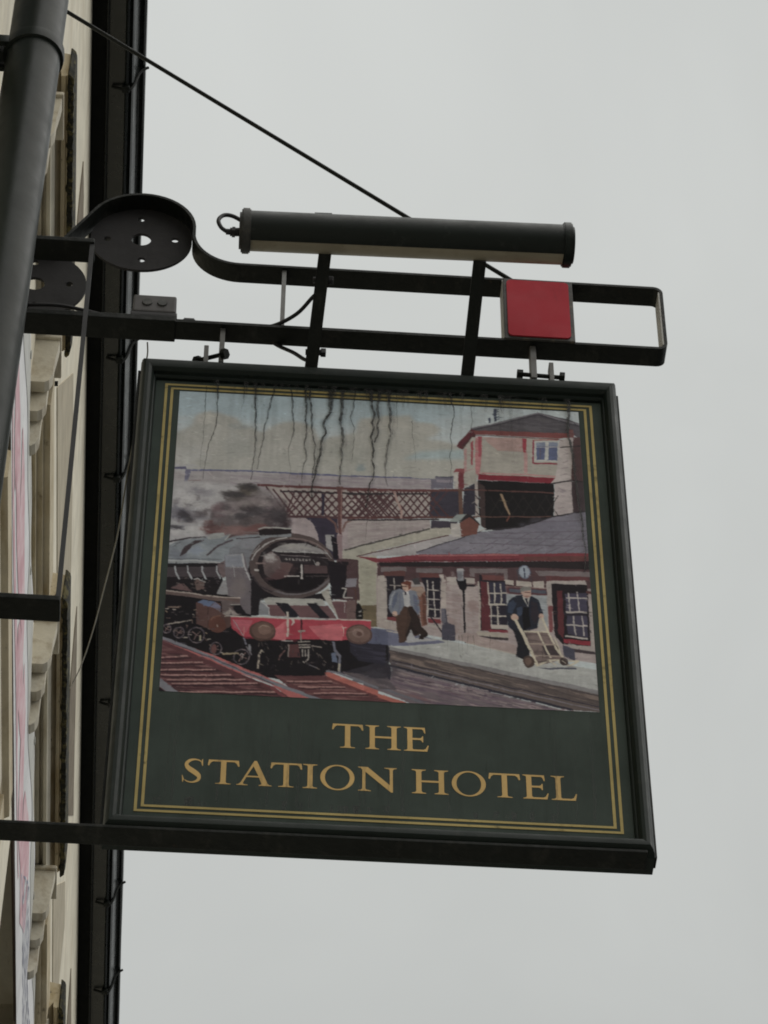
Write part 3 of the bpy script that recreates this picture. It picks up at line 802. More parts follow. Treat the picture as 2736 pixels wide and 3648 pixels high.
["l",[166,158,156],2.4,[731,523,732,572]],
["l",[166,158,156],2.4,[747,520,749,573]],
["l",[166,158,156],2.4,[737,585,739,635]],
["l",[166,158,156],2.4,[753,584,754,636]],
["l",[166,158,156],2.2,[726,537,764,536]],
["l",[166,158,156],3.2,[725,575,762,574]],
["l",[166,158,156],2.4,[724,610,761,609]],
["l",[166,158,156],3.2,[721,640,760,643]],
["p",[136,36,50],[717,647,765,649,764,661,716,658]],
["p",[150,140,138],[725,659,773,667,772,677,729,669]],
["p",[58,48,54],[729,670,772,677,772,684,736,680]],
["p",[156,146,142],[769,537,778,538,774,668,765,665]],
["p",[86,48,50],[763,515,776,517,776,524,763,523]],
["p",[62,62,80],[714,663,736,672,736,702,716,692]],
["p",[156,158,158],[368,645,504,666,631,694,777,725,777,786,640,746,399,688,368,678]],
["p",[92,95,122],[366,643,418,645,498,669,504,672,437,685,399,688,366,678]],
["p",[150,150,156],[417,667,468,663,496,666,437,677]],
["p",[120,118,122],[399,688,776,776,776,788,399,697]],
["p",[152,140,136],[381,610,396,616,418,637,417,648,381,640]],
["l",[158,150,146],3.8,[396,622,416,626]],
["l",[160,152,148],2.7,[398,648,418,652]],
["p",[160,150,142],[540,658,631,689,631,695,541,672]],
["p",[146,128,126],[524,659,540,643,631,669,631,692,539,669]],
["h",[140,140,142],0.4,90,[437,680,766,758,765,772,437,695]],
["p",[86,74,73],[399,697,777,787,775,831,723,830,407,740,401,724]],
["h",[122,104,96],0.75,11,[402,700,775,790,773,818,407,730]],
["h",[60,52,54],0.6,11,[402,700,775,790,773,818,407,730]],
["l",[60,54,58],1.3,[399,699,776,790]],
["p",[98,86,94],[356,778,405,772,409,743,725,835,457,839,357,792]],
["h",[140,122,124],0.75,10,[412,752,712,830,487,840,399,793]],
["h",[76,58,80],0.5,10,[412,752,712,830,487,840,399,793]],
["l",[40,38,50],4.0,[403,738,563,784,725,829]],
["l",[112,106,118],1.6,[407,730,588,780,773,826]],
["l",[44,40,52],1.9,[407,725,588,773,773,817]],
["l",[120,110,116],1.3,[407,746,563,791,712,834]],
["p",[38,36,48],[351,684,399,691,405,712,402,731,407,756,404,776,352,780]],
["b",[60,54,64],0.6,[409,748,11,22]],
["l",[26,24,34],3.2,[351,728,403,738]],
["b",[58,60,88],0.5,[376,692,25,9]],
["l",[120,104,108],1.3,[723,831,731,833]],
["l",[70,58,72],1.3,[720,844,728,845]],
["l",[132,120,124],1.3,[430,777,438,779]],
["l",[84,62,74],1.3,[440,760,448,762]],
["l",[120,104,108],1.3,[684,841,692,843]],
["l",[70,58,72],1.3,[652,813,661,815]],
["l",[132,120,124],1.3,[630,820,639,822]],
["l",[84,62,74],1.3,[512,801,522,803]],
["l",[120,104,108],1.3,[610,809,619,811]],
["l",[70,58,72],1.3,[610,822,619,824]],
["l",[132,120,124],1.3,[602,801,612,803]],
["l",[84,62,74],1.3,[464,776,474,778]],
["l",[120,104,108],1.3,[552,814,563,816]],
["l",[70,58,72],1.3,[540,792,551,793]],
["l",[132,120,124],1.3,[647,834,658,836]],
["l",[84,62,74],1.3,[736,840,747,842]],
["l",[120,104,108],1.3,[720,849,732,851]],
["l",[70,58,72],1.3,[589,826,601,828]],
["l",[132,120,124],1.3,[557,798,569,800]],
["l",[84,62,74],1.3,[500,796,512,797]],
["l",[120,104,108],1.3,[424,755,436,757]],
["l",[70,58,72],1.3,[421,768,434,770]],
["l",[132,120,124],1.3,[564,788,577,790]],
["l",[84,62,74],1.3,[516,788,529,790]],
["l",[120,104,108],1.3,[536,807,549,809]],
["l",[70,58,72],1.3,[702,834,710,836]],
["l",[132,120,124],1.3,[583,815,591,817]],
["l",[84,62,74],1.3,[595,799,603,801]],
["l",[120,104,108],1.3,[489,783,497,785]],
["l",[70,58,72],1.3,[420,777,428,779]],
["l",[132,120,124],1.3,[518,785,527,787]],
["l",[84,62,74],1.3,[457,781,466,783]],
["l",[120,104,108],1.3,[579,796,588,798]],
["l",[70,58,72],1.3,[736,853,746,855]],
["l",[132,120,124],1.3,[631,837,641,839]],
["l",[84,62,74],1.3,[471,774,482,776]],
["l",[120,104,108],1.3,[702,851,712,853]],
["l",[70,58,72],1.3,[672,824,682,825]],
["l",[132,120,124],1.3,[651,831,662,833]],
["l",[84,62,74],1.3,[707,828,718,829]],
["l",[120,104,108],1.3,[660,828,672,830]],
["l",[70,58,72],1.3,[669,844,680,845]],
["l",[132,120,124],1.3,[528,786,539,787]],
["l",[84,62,74],1.3,[730,855,742,857]],
["l",[120,104,108],1.3,[725,834,737,836]],
["l",[70,58,72],1.3,[465,776,477,777]],
["l",[132,120,124],1.3,[657,842,670,844]],
["l",[84,62,74],1.3,[645,820,658,821]],
["l",[120,104,108],1.3,[562,810,576,812]],
["l",[70,58,72],1.3,[585,798,599,799]],
["l",[132,120,124],1.3,[572,807,579,809]],
["l",[84,62,74],1.3,[712,859,720,861]],
["l",[120,104,108],1.3,[575,802,583,804]],
["l",[70,58,72],1.3,[682,845,690,847]],
["l",[132,120,124],1.3,[528,783,536,785]],
["l",[84,62,74],1.3,[699,844,708,846]],
["l",[120,104,108],1.3,[705,827,714,828]],
["l",[70,58,72],1.3,[562,801,572,802]],
["l",[132,120,124],1.3,[597,823,606,825]],
["l",[84,62,74],1.3,[711,836,721,838]],
["l",[120,104,108],1.3,[648,832,657,833]],
["l",[70,58,72],1.3,[571,791,581,793]],
["l",[132,120,124],1.3,[484,781,495,782]],
["l",[84,62,74],1.3,[518,803,529,805]],
["l",[120,104,108],1.3,[640,818,651,820]],
["l",[70,58,72],1.3,[466,783,478,785]],
["l",[132,120,124],1.3,[708,831,719,833]],
["l",[84,62,74],1.3,[500,787,511,788]],
["l",[120,104,108],1.3,[708,858,720,859]],
["l",[70,58,72],1.3,[513,785,525,786]],
["p",[92,48,52],[332,805,427,832,467,834,467,852,332,862]],
["p",[166,86,76],[342,795,362,803,444,835,422,837,357,810]],
["l",[92,92,104],3.8,[339,781,367,787,469,832]],
["h",[120,84,84],0.6,12,[377,776,492,825,472,834,377,787]],
["p",[40,37,47],[292,677,398,676,404,696,399,725,406,745,399,777,348,770,293,761]],
["p",[78,70,78],[315,759,353,770,401,773,416,800,377,799]],
["h",[100,88,94],0.7,12,[315,759,401,770,416,800,353,784]],
["b",[60,56,66],0.6,[377,764,24,17]],
["p",[20,17,22],[-12,565,136,575,157,631,309,676,316,762,296,764,277,786,210,788,176,783,128,756,52,731,-4,700]],
["p",[20,17,22],[144,681,367,671,377,684,401,688,401,725,316,762,293,768,277,786,162,781]],
["p",[36,34,48],[333,681,398,686,396,739,348,729,333,709]],
["p",[78,82,110],[370,642,401,651,401,686,352,683]],
["h",[60,58,78],0.5,4,[333,688,398,697,399,732,348,722]],
["p",[118,126,136],[-3,500,-4,450,19,433,68,418,100,408,160,400,165,412,215,406,190,419,156,455,150,497,118,498,103,495]],
["b",[138,146,156],0.8,[59,459,36,17]],
["b",[96,100,116],0.6,[15,474,18,17]],
["b",[128,136,148],0.8,[150,425,31,13]],
["b",[110,100,106],0.6,[131,464,18,25]],
["b",[120,132,156],0.6,[52,458,16,13]],
["p",[58,48,54],[21,478,27,451,48,431,65,429,42,447,32,469]],
["l",[72,62,70],3.3,[71,471,89,443,116,425]],
["l",[50,45,52],2.8,[-3,439,38,424,67,421]],
["l",[92,96,106],1.8,[7,453,21,436]],
["p",[144,148,150],[70,420,76,411,100,407,101,416,92,423,71,427]],
["p",[84,66,70],[104,425,112,411,132,402,160,402,163,407,135,408,115,417]],
["l",[150,154,154],2.3,[102,426,111,410,132,400,160,401]],
["l",[60,52,58],2.1,[123,421,165,413]],
["p",[62,54,60],[-3,507,92,500,98,528,-1,534]],
["p",[30,26,31],[-4,499,92,491,93,501,-3,509]],
["p",[26,22,27],[-3,534,99,528,114,576,-1,571]],
["l",[154,158,164],3.3,[-3,491,54,487,94,490]],
["l",[90,94,104],1.3,[-2,486,98,480]],
["l",[150,154,162],2.8,[14,505,16,520,23,539]],
["l",[150,154,162],2.8,[36,503,38,519,45,537]],
["l",[150,154,162],2.8,[63,501,64,516,71,535]],
["l",[150,154,162],2.8,[89,499,90,514,97,533]],
["p",[96,80,84],[90,494,103,482,106,526,100,530,93,512]],
["l",[70,55,62],1.5,[91,492,103,491]],
["p",[108,110,120],[103,493,113,448,135,422,190,415,161,449,150,489,151,530,141,479,117,462]],
["b",[126,128,138],0.7,[145,433,29,17]],
["p",[26,22,28],[139,527,152,478,168,521,204,562,229,571,295,555,302,576,185,578,170,586,169,626,152,627]],
["p",[98,90,98],[102,466,137,461,140,475,152,533,155,624,142,621,130,580,111,577,103,495]],
["p",[120,124,138],[102,466,134,462,138,498,106,501]],
["b",[108,98,100],0.7,[130,553,16,33]],
["l",[158,158,164],2.8,[134,462,139,496,150,532]],
["p",[132,132,138],[92,575,100,538,107,533,112,574]],
["l",[80,70,78],1.3,[105,500,138,498]],
["p",[30,25,29],[161,393,172,387,222,384,223,402,165,410]],
["l",[152,152,152],2.6,[161,392,174,386,222,385]],
["p",[116,120,128],[164,410,223,400,223,409,168,414]],
["l",[150,152,154],1.5,[165,409,190,400,222,400]],
["e",[76,63,64],[226,487,78.5,89.0]],
["l",[160,156,158],2.3,[152,478,159,455,176,433,195,418,215,411]],
["l",[110,92,92],3.1,[220,413,245,413,270,424,290,444]],
["l",[96,90,96],3.3,[196,559,219,565,243,562,272,549,294,522]],
["l",[50,42,48],2.6,[155,522,169,547,192,561]],
["e",[32,26,31],[229,489,66.2,72.9]],
["p",[130,127,130],[187,450,201,437,220,427,250,424,273,435,287,446]],
["b",[160,156,152],0.6,[235,434,31,9]],
["p",[96,80,82],[172,480,176,462,188,451,199,454,209,473,227,485,218,521,191,528,176,513]],
["b",[156,152,154],0.95,[186,466,13,15]],
["b",[78,50,54],0.9,[202,518,24,19]],
["b",[84,58,60],0.8,[217,495,16,19]],
["b",[70,60,62],0.6,[185,508,11,25]],
["p",[20,16,21],[181,531,203,526,242,506,294,496,292,515,275,542,248,555,219,557,196,550]],
["p",[70,52,56],[248,483,289,484,292,504,248,507]],
["p",[40,34,40],[202,462,262,461,259,478,206,480]],
["l",[136,130,130],2.1,[215,468,216,473]],
["l",[120,114,116],1.5,[215,468,218,472]],
["l",[136,130,130],2.1,[221,468,222,473]],
["l",[120,114,116],1.5,[221,468,224,468]],
["l",[136,130,130],2.1,[227,468,228,473]],
["l",[120,114,116],1.5,[227,468,230,472]],
["l",[136,130,130],2.1,[233,467,234,472]],
["l",[120,114,116],1.5,[233,468,236,468]],
["l",[136,130,130],2.1,[239,467,240,472]],
["l",[120,114,116],1.5,[239,468,242,472]],
["l",[136,130,130],2.1,[245,467,246,472]],
["l",[120,114,116],1.5,[245,468,248,468]],
["l",[136,130,130],2.1,[251,467,252,472]],
["l",[120,114,116],1.5,[251,468,254,471]],
["l",[136,130,130],2.1,[257,467,258,472]],
["l",[120,114,116],1.5,[257,468,260,467]],
["l",[152,150,152],2.1,[190,449,201,451,291,448]],
["l",[110,100,104],1.3,[196,460,291,461]],
["l",[46,38,44],3.6,[192,452,205,463]],
["l",[40,34,40],2.8,[256,458,278,464,292,478]],
["l",[170,164,164],3.6,[244,482,245,522]],
["l",[170,164,164],2.1,[213,517,240,515]],
["l",[60,52,56],1.8,[252,514,296,511]],
["e",[130,122,122],[273,479,3.6,5.6]],
["l",[120,100,100],3.1,[160,486,177,485]],
["l",[170,165,165],3.1,[158,504,165,504]],
["l",[150,146,150],2.6,[236,428,238,439,241,447]],
["l",[46,40,44],2.8,[240,523,239,537]],
["p",[72,50,55],[308,462,328,460,346,462,350,572,326,574,298,573,299,532]],
["p",[25,20,28],[291,467,311,473,327,475,325,497,326,567,299,573]],
["p",[118,114,126],[325,516,345,512,344,536,323,538]],
["l",[160,156,154],2.3,[318,541,325,542,322,554,320,566,337,566]],
["p",[30,24,30],[310,469,328,469,328,479,311,478]],
["p",[26,22,30],[297,399,307,406,312,465,301,462,299,429]],
["p",[152,148,142],[280,556,293,543,298,573,315,604,330,625,313,625,290,579]],
["l",[108,104,106],1.5,[298,576,314,608]],
["p",[96,66,71],[180,596,293,591,310,624,189,624]],
["p",[154,153,150],[176,581,185,575,283,574,288,590,183,596]],
["p",[25,24,33],[198,589,220,589,243,622,226,628,218,619]],
["p",[25,24,33],[253,586,271,586,296,622,279,622]],
["p",[116,119,127],[169,588,178,588,187,604,188,623,169,625]],
["l",[160,160,164],1.8,[170,587,180,595,187,605,187,621]],
["p",[95,62,68],[299,578,326,576,327,625,313,624]],
["l",[158,152,152],1.8,[299,578,326,576]],
["l",[150,144,144],1.5,[323,580,323,607]],
["p",[100,76,76],[326,574,344,573,343,623,327,624]],
["l",[80,50,46],2.3,[342,544,344,587]],
["p",[21,19,21],[343,587,347,577,352,587,357,601,356,623,343,624]],
["l",[150,146,146],1.8,[349,603,353,602]],
["l",[140,136,136],1.8,[349,614,353,613]],
["p",[92,74,73],[-2,571,134,583,134,596,102,593,-1,580]],
["l",[156,142,136],2.3,[-2,570,102,582,134,581]],
["p",[96,71,73],[8,564,20,554,32,551,48,572]],
["p",[92,72,70],[49,539,56,534,68,541,68,563,55,567]],
["l",[150,148,150],2.1,[48,538,56,534,62,539,70,543]],
["p",[80,54,52],[56,599,90,593,100,600,101,621,120,634,120,656,98,675,81,666,57,654]],
["p",[82,97,132],[58,598,68,590,90,594,80,609]],
["p",[98,98,124],[82,609,90,594,100,607,100,622,91,614]],
["l",[56,38,38],1.5,[78,608,79,665]],
["p",[92,79,81],[100,589,134,594,143,622,123,634,104,625]],
["p",[24,21,27],[117,602,135,601,148,625,130,623]],
["p",[132,122,120],[104,625,118,612,133,626,114,632]],
["e",[88,50,43],[95,654,15.9,21.6]],
["l",[116,78,64],1.5,[84,644,89,634,101,631]],
["l",[150,146,146],1.5,[117,601,134,599]],
["l",[70,60,66],1.1,[26,626,33,624]],
["l",[150,140,132],1.2,[7,665,12,666]],
["l",[96,76,72],1.2,[65,645,71,645]],
["l",[150,140,132],1.2,[115,609,118,612]],
["l",[150,140,132],1.7,[39,692,44,692]],
["l",[96,76,72],1.2,[41,661,42,668]],
["l",[150,140,132],1.7,[104,726,109,727]],
["l",[70,60,66],1.5,[106,671,112,669]],
["l",[150,140,132],1.7,[51,631,54,634]],
["l",[150,140,132],1.6,[2,620,8,618]],
["l",[96,76,72],1.4,[78,665,82,668]],
["l",[96,76,72],1.1,[74,690,77,693]],
["l",[96,76,72],1.3,[5,643,11,644]],
["l",[128,108,92],1.6,[21,672,24,675]],
["l",[150,140,132],1.3,[114,727,119,727]],
["l",[70,60,66],1.3,[38,631,43,631]],
["l",[96,76,72],1.3,[23,670,26,673]],
["l",[128,108,92],1.1,[119,648,122,651]],
["l",[128,108,92],1.8,[44,648,50,646]],
["l",[128,108,92],1.1,[51,637,56,638]],
["l",[70,60,66],1.3,[15,618,16,626]],
["l",[96,76,72],1.4,[79,634,80,641]],
["l",[70,60,66],1.5,[59,638,61,645]],
["l",[96,76,72],1.1,[51,638,57,638]],
["l",[96,76,72],1.7,[31,679,37,677]],
["l",[150,140,132],1.8,[14,620,20,620]],
["l",[128,108,92],1.3,[83,709,89,707]],
["l",[70,60,66],1.7,[19,651,22,654]],
["l",[150,140,132],1.7,[66,693,69,696]],
["l",[150,140,132],1.1,[117,615,118,622]],
["l",[150,140,132],1.7,[110,622,115,622]],
["l",[70,60,66],1.7,[85,667,91,665]],
["l",[96,76,72],1.5,[24,613,29,613]],
["l",[70,60,66],1.4,[31,663,32,670]],
["l",[150,140,132],1.7,[108,632,114,630]],
["l",[128,108,92],1.5,[52,620,58,618]],
["l",[128,108,92],1.7,[2,624,5,628]],
["l",[70,60,66],1.2,[101,617,107,616]],
["l",[70,60,66],1.1,[121,655,127,653]],
["l",[70,60,66],1.7,[110,672,116,670]],
["l",[96,76,72],1.7,[94,616,97,619]],
["l",[96,76,72],1.7,[57,625,60,628]],
["l",[70,60,66],1.2,[19,632,22,635]],
["l",[96,76,72],1.5,[119,606,124,606]],
["l",[70,60,66],1.4,[12,628,17,628]],
["l",[96,76,72],1.8,[50,648,51,655]],
["l",[150,140,132],1.6,[79,695,85,693]],
["l",[70,60,66],1.1,[62,666,69,664]],
["l",[150,140,132],1.4,[95,654,96,660]],
["l",[96,76,72],1.7,[76,695,79,698]],
["l",[150,140,132],1.1,[46,684,52,685]],
["l",[96,76,72],1.7,[40,659,43,662]],
["l",[128,108,92],1.6,[75,676,78,679]],
["l",[70,60,66],1.6,[117,626,122,626]],
["l",[70,60,66],1.5,[119,620,120,627]],
["l",[150,140,132],1.8,[8,659,47,647]],
["l",[120,100,90],1.8,[6,614,25,614]],
["l",[104,90,96],2.1,[74,683,72,694]],
["l",[74,66,76],2.1,[72,694,68,702]],
["l",[74,66,76],2.1,[68,702,61,705]],
["l",[104,90,96],2.1,[61,705,54,703]],
["l",[74,66,76],2.1,[54,703,48,696]],
["l",[74,66,76],2.1,[48,696,46,686]],
["l",[104,90,96],2.1,[46,686,47,675]],
["l",[74,66,76],2.1,[47,675,52,667]],
["l",[74,66,76],2.1,[52,667,59,664]],
["l",[104,90,96],2.1,[59,664,66,666]],
["l",[74,66,76],2.1,[66,666,72,673]],
["l",[74,66,76],2.1,[72,673,74,683]],
["l",[110,84,84],1.5,[60,684,69,689]],
["l",[110,84,84],1.5,[60,684,56,697]],
["l",[110,84,84],1.5,[60,684,52,676]],
["l",[110,84,84],1.5,[60,684,66,674]],
["l",[104,90,96],2.1,[155,733,153,743]],
["l",[74,66,76],2.1,[153,743,149,750]],
["l",[74,66,76],2.1,[149,750,142,754]],
["l",[104,90,96],2.1,[142,754,135,752]],
["l",[74,66,76],2.1,[135,752,130,745]],
["l",[74,66,76],2.1,[130,745,128,735]],
["l",[104,90,96],2.1,[128,735,129,725]],
["l",[74,66,76],2.1,[129,725,134,718]],
["l",[74,66,76],2.1,[134,718,141,715]],
["l",[104,90,96],2.1,[141,715,148,717]],
["l",[74,66,76],2.1,[148,717,153,724]],
["l",[74,66,76],2.1,[153,724,155,733]],
["l",[110,84,84],1.5,[141,734,150,739]],
["l",[110,84,84],1.5,[141,734,137,746]],
["l",[110,84,84],1.5,[141,734,134,726]],
["l",[110,84,84],1.5,[141,734,148,724]],
["l",[104,90,96],2.1,[106,716,104,724]],
["l",[74,66,76],2.1,[104,724,101,730]],
["l",[74,66,76],2.1,[101,730,96,732]],
["l",[104,90,96],2.1,[96,732,90,730]],
["l",[74,66,76],2.1,[90,730,86,725]],
["l",[74,66,76],2.1,[86,725,85,718]],
["l",[104,90,96],2.1,[85,718,86,710]],
["l",[74,66,76],2.1,[86,710,89,704]],
["l",[74,66,76],2.1,[89,704,94,701]],
["l",[104,90,96],2.1,[94,701,100,703]],
["l",[74,66,76],2.1,[100,703,104,708]],
["l",[74,66,76],2.1,[104,708,106,716]],
["l",[110,84,84],1.5,[95,717,102,720]],
["l",[110,84,84],1.5,[95,717,92,726]],
["l",[110,84,84],1.5,[95,717,89,711]],
["l",[110,84,84],1.5,[95,717,100,709]],
["l",[104,90,96],2.1,[38,679,37,686]],
["l",[74,66,76],2.1,[37,686,34,692]],
["l",[74,66,76],2.1,[34,692,29,694]],
["l",[104,90,96],2.1,[29,694,24,692]],
["l",[74,66,76],2.1,[24,692,20,688]],
["l",[74,66,76],2.1,[20,688,19,680]],
["l",[104,90,96],2.1,[19,680,20,673]],
["l",[74,66,76],2.1,[20,673,23,668]],
["l",[74,66,76],2.1,[23,668,28,666]],
["l",[104,90,96],2.1,[28,666,33,667]],
["l",[74,66,76],2.1,[33,667,36,672]],
["l",[74,66,76],2.1,[36,672,38,679]],
["l",[110,84,84],1.5,[28,680,35,683]],
["l",[110,84,84],1.5,[28,680,25,689]],
["l",[110,84,84],1.5,[28,680,23,674]],
["l",[110,84,84],1.5,[28,680,33,672]],
["l",[104,90,96],2.1,[14,670,13,676]],
["l",[74,66,76],2.1,[13,676,11,680]],
["l",[74,66,76],2.1,[11,680,7,682]],
["l",[104,90,96],2.1,[7,682,3,681]],
["l",[74,66,76],2.1,[3,681,0,677]],
["l",[74,66,76],2.1,[0,677,-2,672]],
["l",[104,90,96],2.1,[-2,672,-1,666]],
["l",[74,66,76],2.1,[-1,666,2,661]],
["l",[74,66,76],2.1,[2,661,6,660]],
["l",[104,90,96],2.1,[6,660,10,661]],
["l",[74,66,76],2.1,[10,661,13,665]],
["l",[74,66,76],2.1,[13,665,14,670]],
["l",[110,84,84],1.5,[6,671,11,674]],
["l",[110,84,84],1.5,[6,671,4,678]],
["l",[110,84,84],1.5,[6,671,2,666]],
["l",[110,84,84],1.5,[6,671,10,665]],
["e",[96,60,60],[92,718,5.1,12.0]],
["l",[150,140,140],1.5,[139,731,141,726,144,730,142,741]],
["l",[140,124,100],2.8,[108,730,136,726]],
["l",[150,142,120],2.1,[67,684,67,698]],
["l",[98,98,114],3.1,[144,685,148,702]],
["l",[120,120,130],4.1,[155,702,155,719]],
["l",[100,96,104],2.3,[149,706,158,729]],
["p",[166,50,66],[119,632,371,625,369,655,367,675,202,685,144,684,121,662]],
["p",[172,74,90],[123,639,159,638,148,672,124,659]],
["p",[186,86,97],[194,662,221,631,218,687,195,686]],
["p",[184,84,95],[259,647,319,636,320,679,281,682]],
["p",[124,32,46],[144,683,207,685,207,688,147,688]],
["b",[140,34,50],0.6,[233,660,16,25]],
["l",[172,164,158],2.1,[119,631,242,628,371,624]],
["l",[180,110,110],1.5,[144,657,144,681]],
["l",[188,170,160],1.5,[320,646,328,645]],
["l",[188,170,160],1.5,[321,646,321,668]],
["e",[70,50,45],[177,666,23.6,26.5]],
["e",[92,66,60],[178,664,20.5,22.4]],
["e",[112,84,76],[180,661,11.8,12.8]],
["l",[150,128,112],1.3,[169,658,176,651,187,653]],
["e",[78,55,52],[349,662,23.6,25.6]],
["e",[104,78,72],[349,661,20.5,21.6]],
["e",[124,98,92],[347,658,10.3,11.2]],
["e",[88,60,56],[349,660,4.6,5.6]],
["l",[170,160,152],3.8,[221,611,222,654,221,676]],
["p",[172,160,156],[226,628,233,627,234,639,227,648,230,637]],
["l",[60,24,32],3.3,[245,629,246,663]],
["l",[140,130,124],3.1,[241,662,252,659]],
["l",[120,110,106],2.3,[245,659,246,688]],
["l",[140,132,126],2.1,[241,690,262,687]],
["l",[140,132,126],2.1,[241,698,262,696]],
["l",[140,132,126],2.1,[242,704,262,702]],
["l",[120,110,106],1.8,[264,698,283,700]],
["p",[80,45,48],[222,696,241,696,245,730,225,730]],
["l",[130,120,116],1.8,[224,696,224,728]],
["l",[140,132,128],2.1,[248,708,249,727]],
["l",[140,132,128],2.1,[253,708,254,726]],
["l",[150,142,138],2.1,[259,707,259,732,252,742,250,738]],
["l",[154,142,130],3.3,[177,715,172,732,171,762]],
["l",[104,72,72],2.3,[218,713,210,726,207,738]],
["l",[96,97,114],4.6,[304,684,306,705,315,721,315,761]],
["l",[162,152,134],3.1,[315,740,314,760]],
["p",[84,96,124],[300,713,307,711,312,738,302,736]],
["l",[100,96,104],1.3,[256,744,276,754]],
["l",[150,146,146],1.5,[210,688,232,687]],
["p",[84,46,51],[-3,698,201,811,255,845,26,843,-4,822,-4,784]],
["h",[140,100,98],0.5,1,[-2,713,174,809,228,835,31,839,-3,795]],
["h",[44,26,32],0.5,1,[-2,713,174,809,228,835,31,839,-3,795]],
["l",[158,116,112],2.0,[-3,746,46,739]],
["l",[52,30,36],2.3,[-3,751,52,744]],
["l",[158,116,112],2.0,[-3,761,73,753]],
["l",[52,30,36],2.3,[-2,766,78,758]],
["l",[158,116,112],2.0,[-3,778,96,770]],
["l",[52,30,36],2.3,[-3,783,102,774]],
["l",[158,116,112],2.0,[2,790,125,782]],
["l",[52,30,36],2.3,[2,795,130,787]],
["l",[158,116,112],2.0,[13,802,149,792]],
["l",[52,30,36],2.3,[14,807,155,797]],
["l",[158,116,112],2.0,[22,812,171,800]],
["l",[52,30,36],2.3,[22,817,176,804]],
["l",[158,116,112],2.0,[31,831,206,819]],
["l",[52,30,36],2.3,[31,836,212,823]],
["p",[86,48,52],[200,778,288,773,382,817,386,835,276,839,228,809]],
["h",[140,100,96],0.5,1,[211,783,288,777,378,824,282,835]],
["l",[150,108,104],2.0,[222,792,302,786]],
["l",[52,30,36],2.0,[222,796,302,791]],
["l",[150,108,104],2.0,[243,804,326,799]],
["l",[52,30,36],2.0,[244,808,326,803]],
["l",[150,108,104],2.0,[270,818,367,812]],
["l",[52,30,36],2.0,[271,822,367,816]],
["p",[168,84,84],[-4,702,64,736,135,775,195,801,209,814,228,832,258,845,290,842,254,822,173,776,96,735,30,707,-4,694]],
["p",[110,52,58],[174,795,201,807,223,832,244,842,223,838,201,818]],
["l",[108,108,120],5.5,[-3,694,63,726,118,758,190,794,255,823,287,835]],
["l",[70,60,72],1.7,[-3,701,91,742,200,801]],
["p",[108,108,118],[-6,799,3,801,39,836,46,847,26,843,-4,816]],
["p",[30,24,30],[-6,817,26,843,26,850,-5,853]],
["p",[168,86,78],[288,766,296,763,383,803,383,817,294,776]],
["p",[98,50,52],[288,769,294,776,383,817,383,821,291,781]],
["l",[104,104,116],3.5,[292,761,315,765,383,796]],
["b",[140,138,146],0.8,[33,373,47,55]],
["s",[88,78,81],0.92,8,[93,326,118,295,131,272,154,272,183,298,210,333,221,375,213,399,105,408,69,415,60,397,78,353]],
["s",[84,80,92],0.7,10,[7,354,26,340,55,355,75,370,47,372,19,370]],
["b",[66,62,60],0.95,[140,275,22,14]],
["b",[84,78,76],0.9,[118,299,28,15]],
["b",[96,86,72],0.5,[140,286,18,12]],
["b",[128,120,124],0.8,[169,293,21,19]],
["b",[88,76,80],0.9,[156,341,50,37]],
["b",[82,72,76],0.8,[131,356,32,28]],
["b",[70,58,64],0.95,[196,351,24,41]],
["b",[48,36,42],0.95,[208,371,13,23]],
["b",[96,86,94],0.7,[97,351,29,28]],
["b",[78,76,92],0.9,[24,359,21,21]],
["b",[98,96,110],0.7,[12,345,12,23]],
["b",[128,125,135],0.8,[52,294,24,14]],
["b",[98,74,80],0.7,[85,347,15,23]],
["b",[94,52,52],0.85,[76,397,21,21]],
["b",[126,92,92],0.85,[116,398,38,14]],
["b",[108,68,68],0.85,[160,390,38,13]],
["b",[92,92,106],0.8,[11,397,18,8]],
["b",[166,166,171],0.8,[45,325,18,17]],
["b",[164,164,170],0.8,[34,343,12,14]],
["b",[164,164,168],0.6,[5,388,18,9]],
["b",[166,166,170],0.8,[40,409,26,12]],
["b",[140,128,132],0.6,[119,327,18,12]],
["b",[136,124,128],0.6,[158,311,26,12]],
["b",[110,98,104],0.5,[176,344,15,19]],
["b",[66,60,62],0.6,[133,335,9,10]],
["b",[112,106,110],0.5,[114,366,15,12]],
["b",[124,112,118],0.6,[186,317,18,23]],
["b",[70,62,66],0.3514976535054641,[100,336,9,9]],
["b",[70,62,66],0.468457670611932,[77,358,7,12]],
["b",[70,62,66],0.28328425839340443,[194,324,9,12]],
["b",[146,140,146],0.486878481684838,[126,351,13,12]],
["b",[70,62,66],0.4817740714551514,[52,357,13,8]],
["b",[70,62,66],0.3098449663269536,[79,393,13,11]],
["b",[70,62,66],0.3210199939267159,[22,331,11,11]],
["b",[70,62,66],0.2863697322406541,[198,359,10,11]],
["b",[70,62,66],0.4002410167861802,[51,361,10,9]],
["b",[70,62,66],0.3694404464784961,[50,351,10,6]],
["b",[70,62,66],0.2662519610002514,[124,361,10,9]],
["b",[96,86,92],0.47106472550679124,[42,382,10,5]],
["b",[120,112,118],0.4333382342120514,[177,293,5,8]],
["b",[70,62,66],0.510211278529163,[142,375,6,11]],
["b",[70,62,66],0.3636832717046958,[82,352,10,5]],
["b",[120,112,118],0.38320434079238175,[34,368,8,6]],
["b",[70,62,66],0.3644145468936592,[134,379,10,8]],
["b",[120,112,118],0.4198079386449235,[80,375,6,10]],
["b",[96,86,92],0.29174072370120596,[31,354,8,10]],
["b",[70,62,66],0.2651511258024077,[179,308,13,6]],
["b",[70,62,66],0.26464791013503974,[195,373,9,11]],
["b",[70,62,66],0.5399299877852636,[68,346,8,6]],
["b",[96,86,92],0.4587964515043743,[120,352,6,8]],
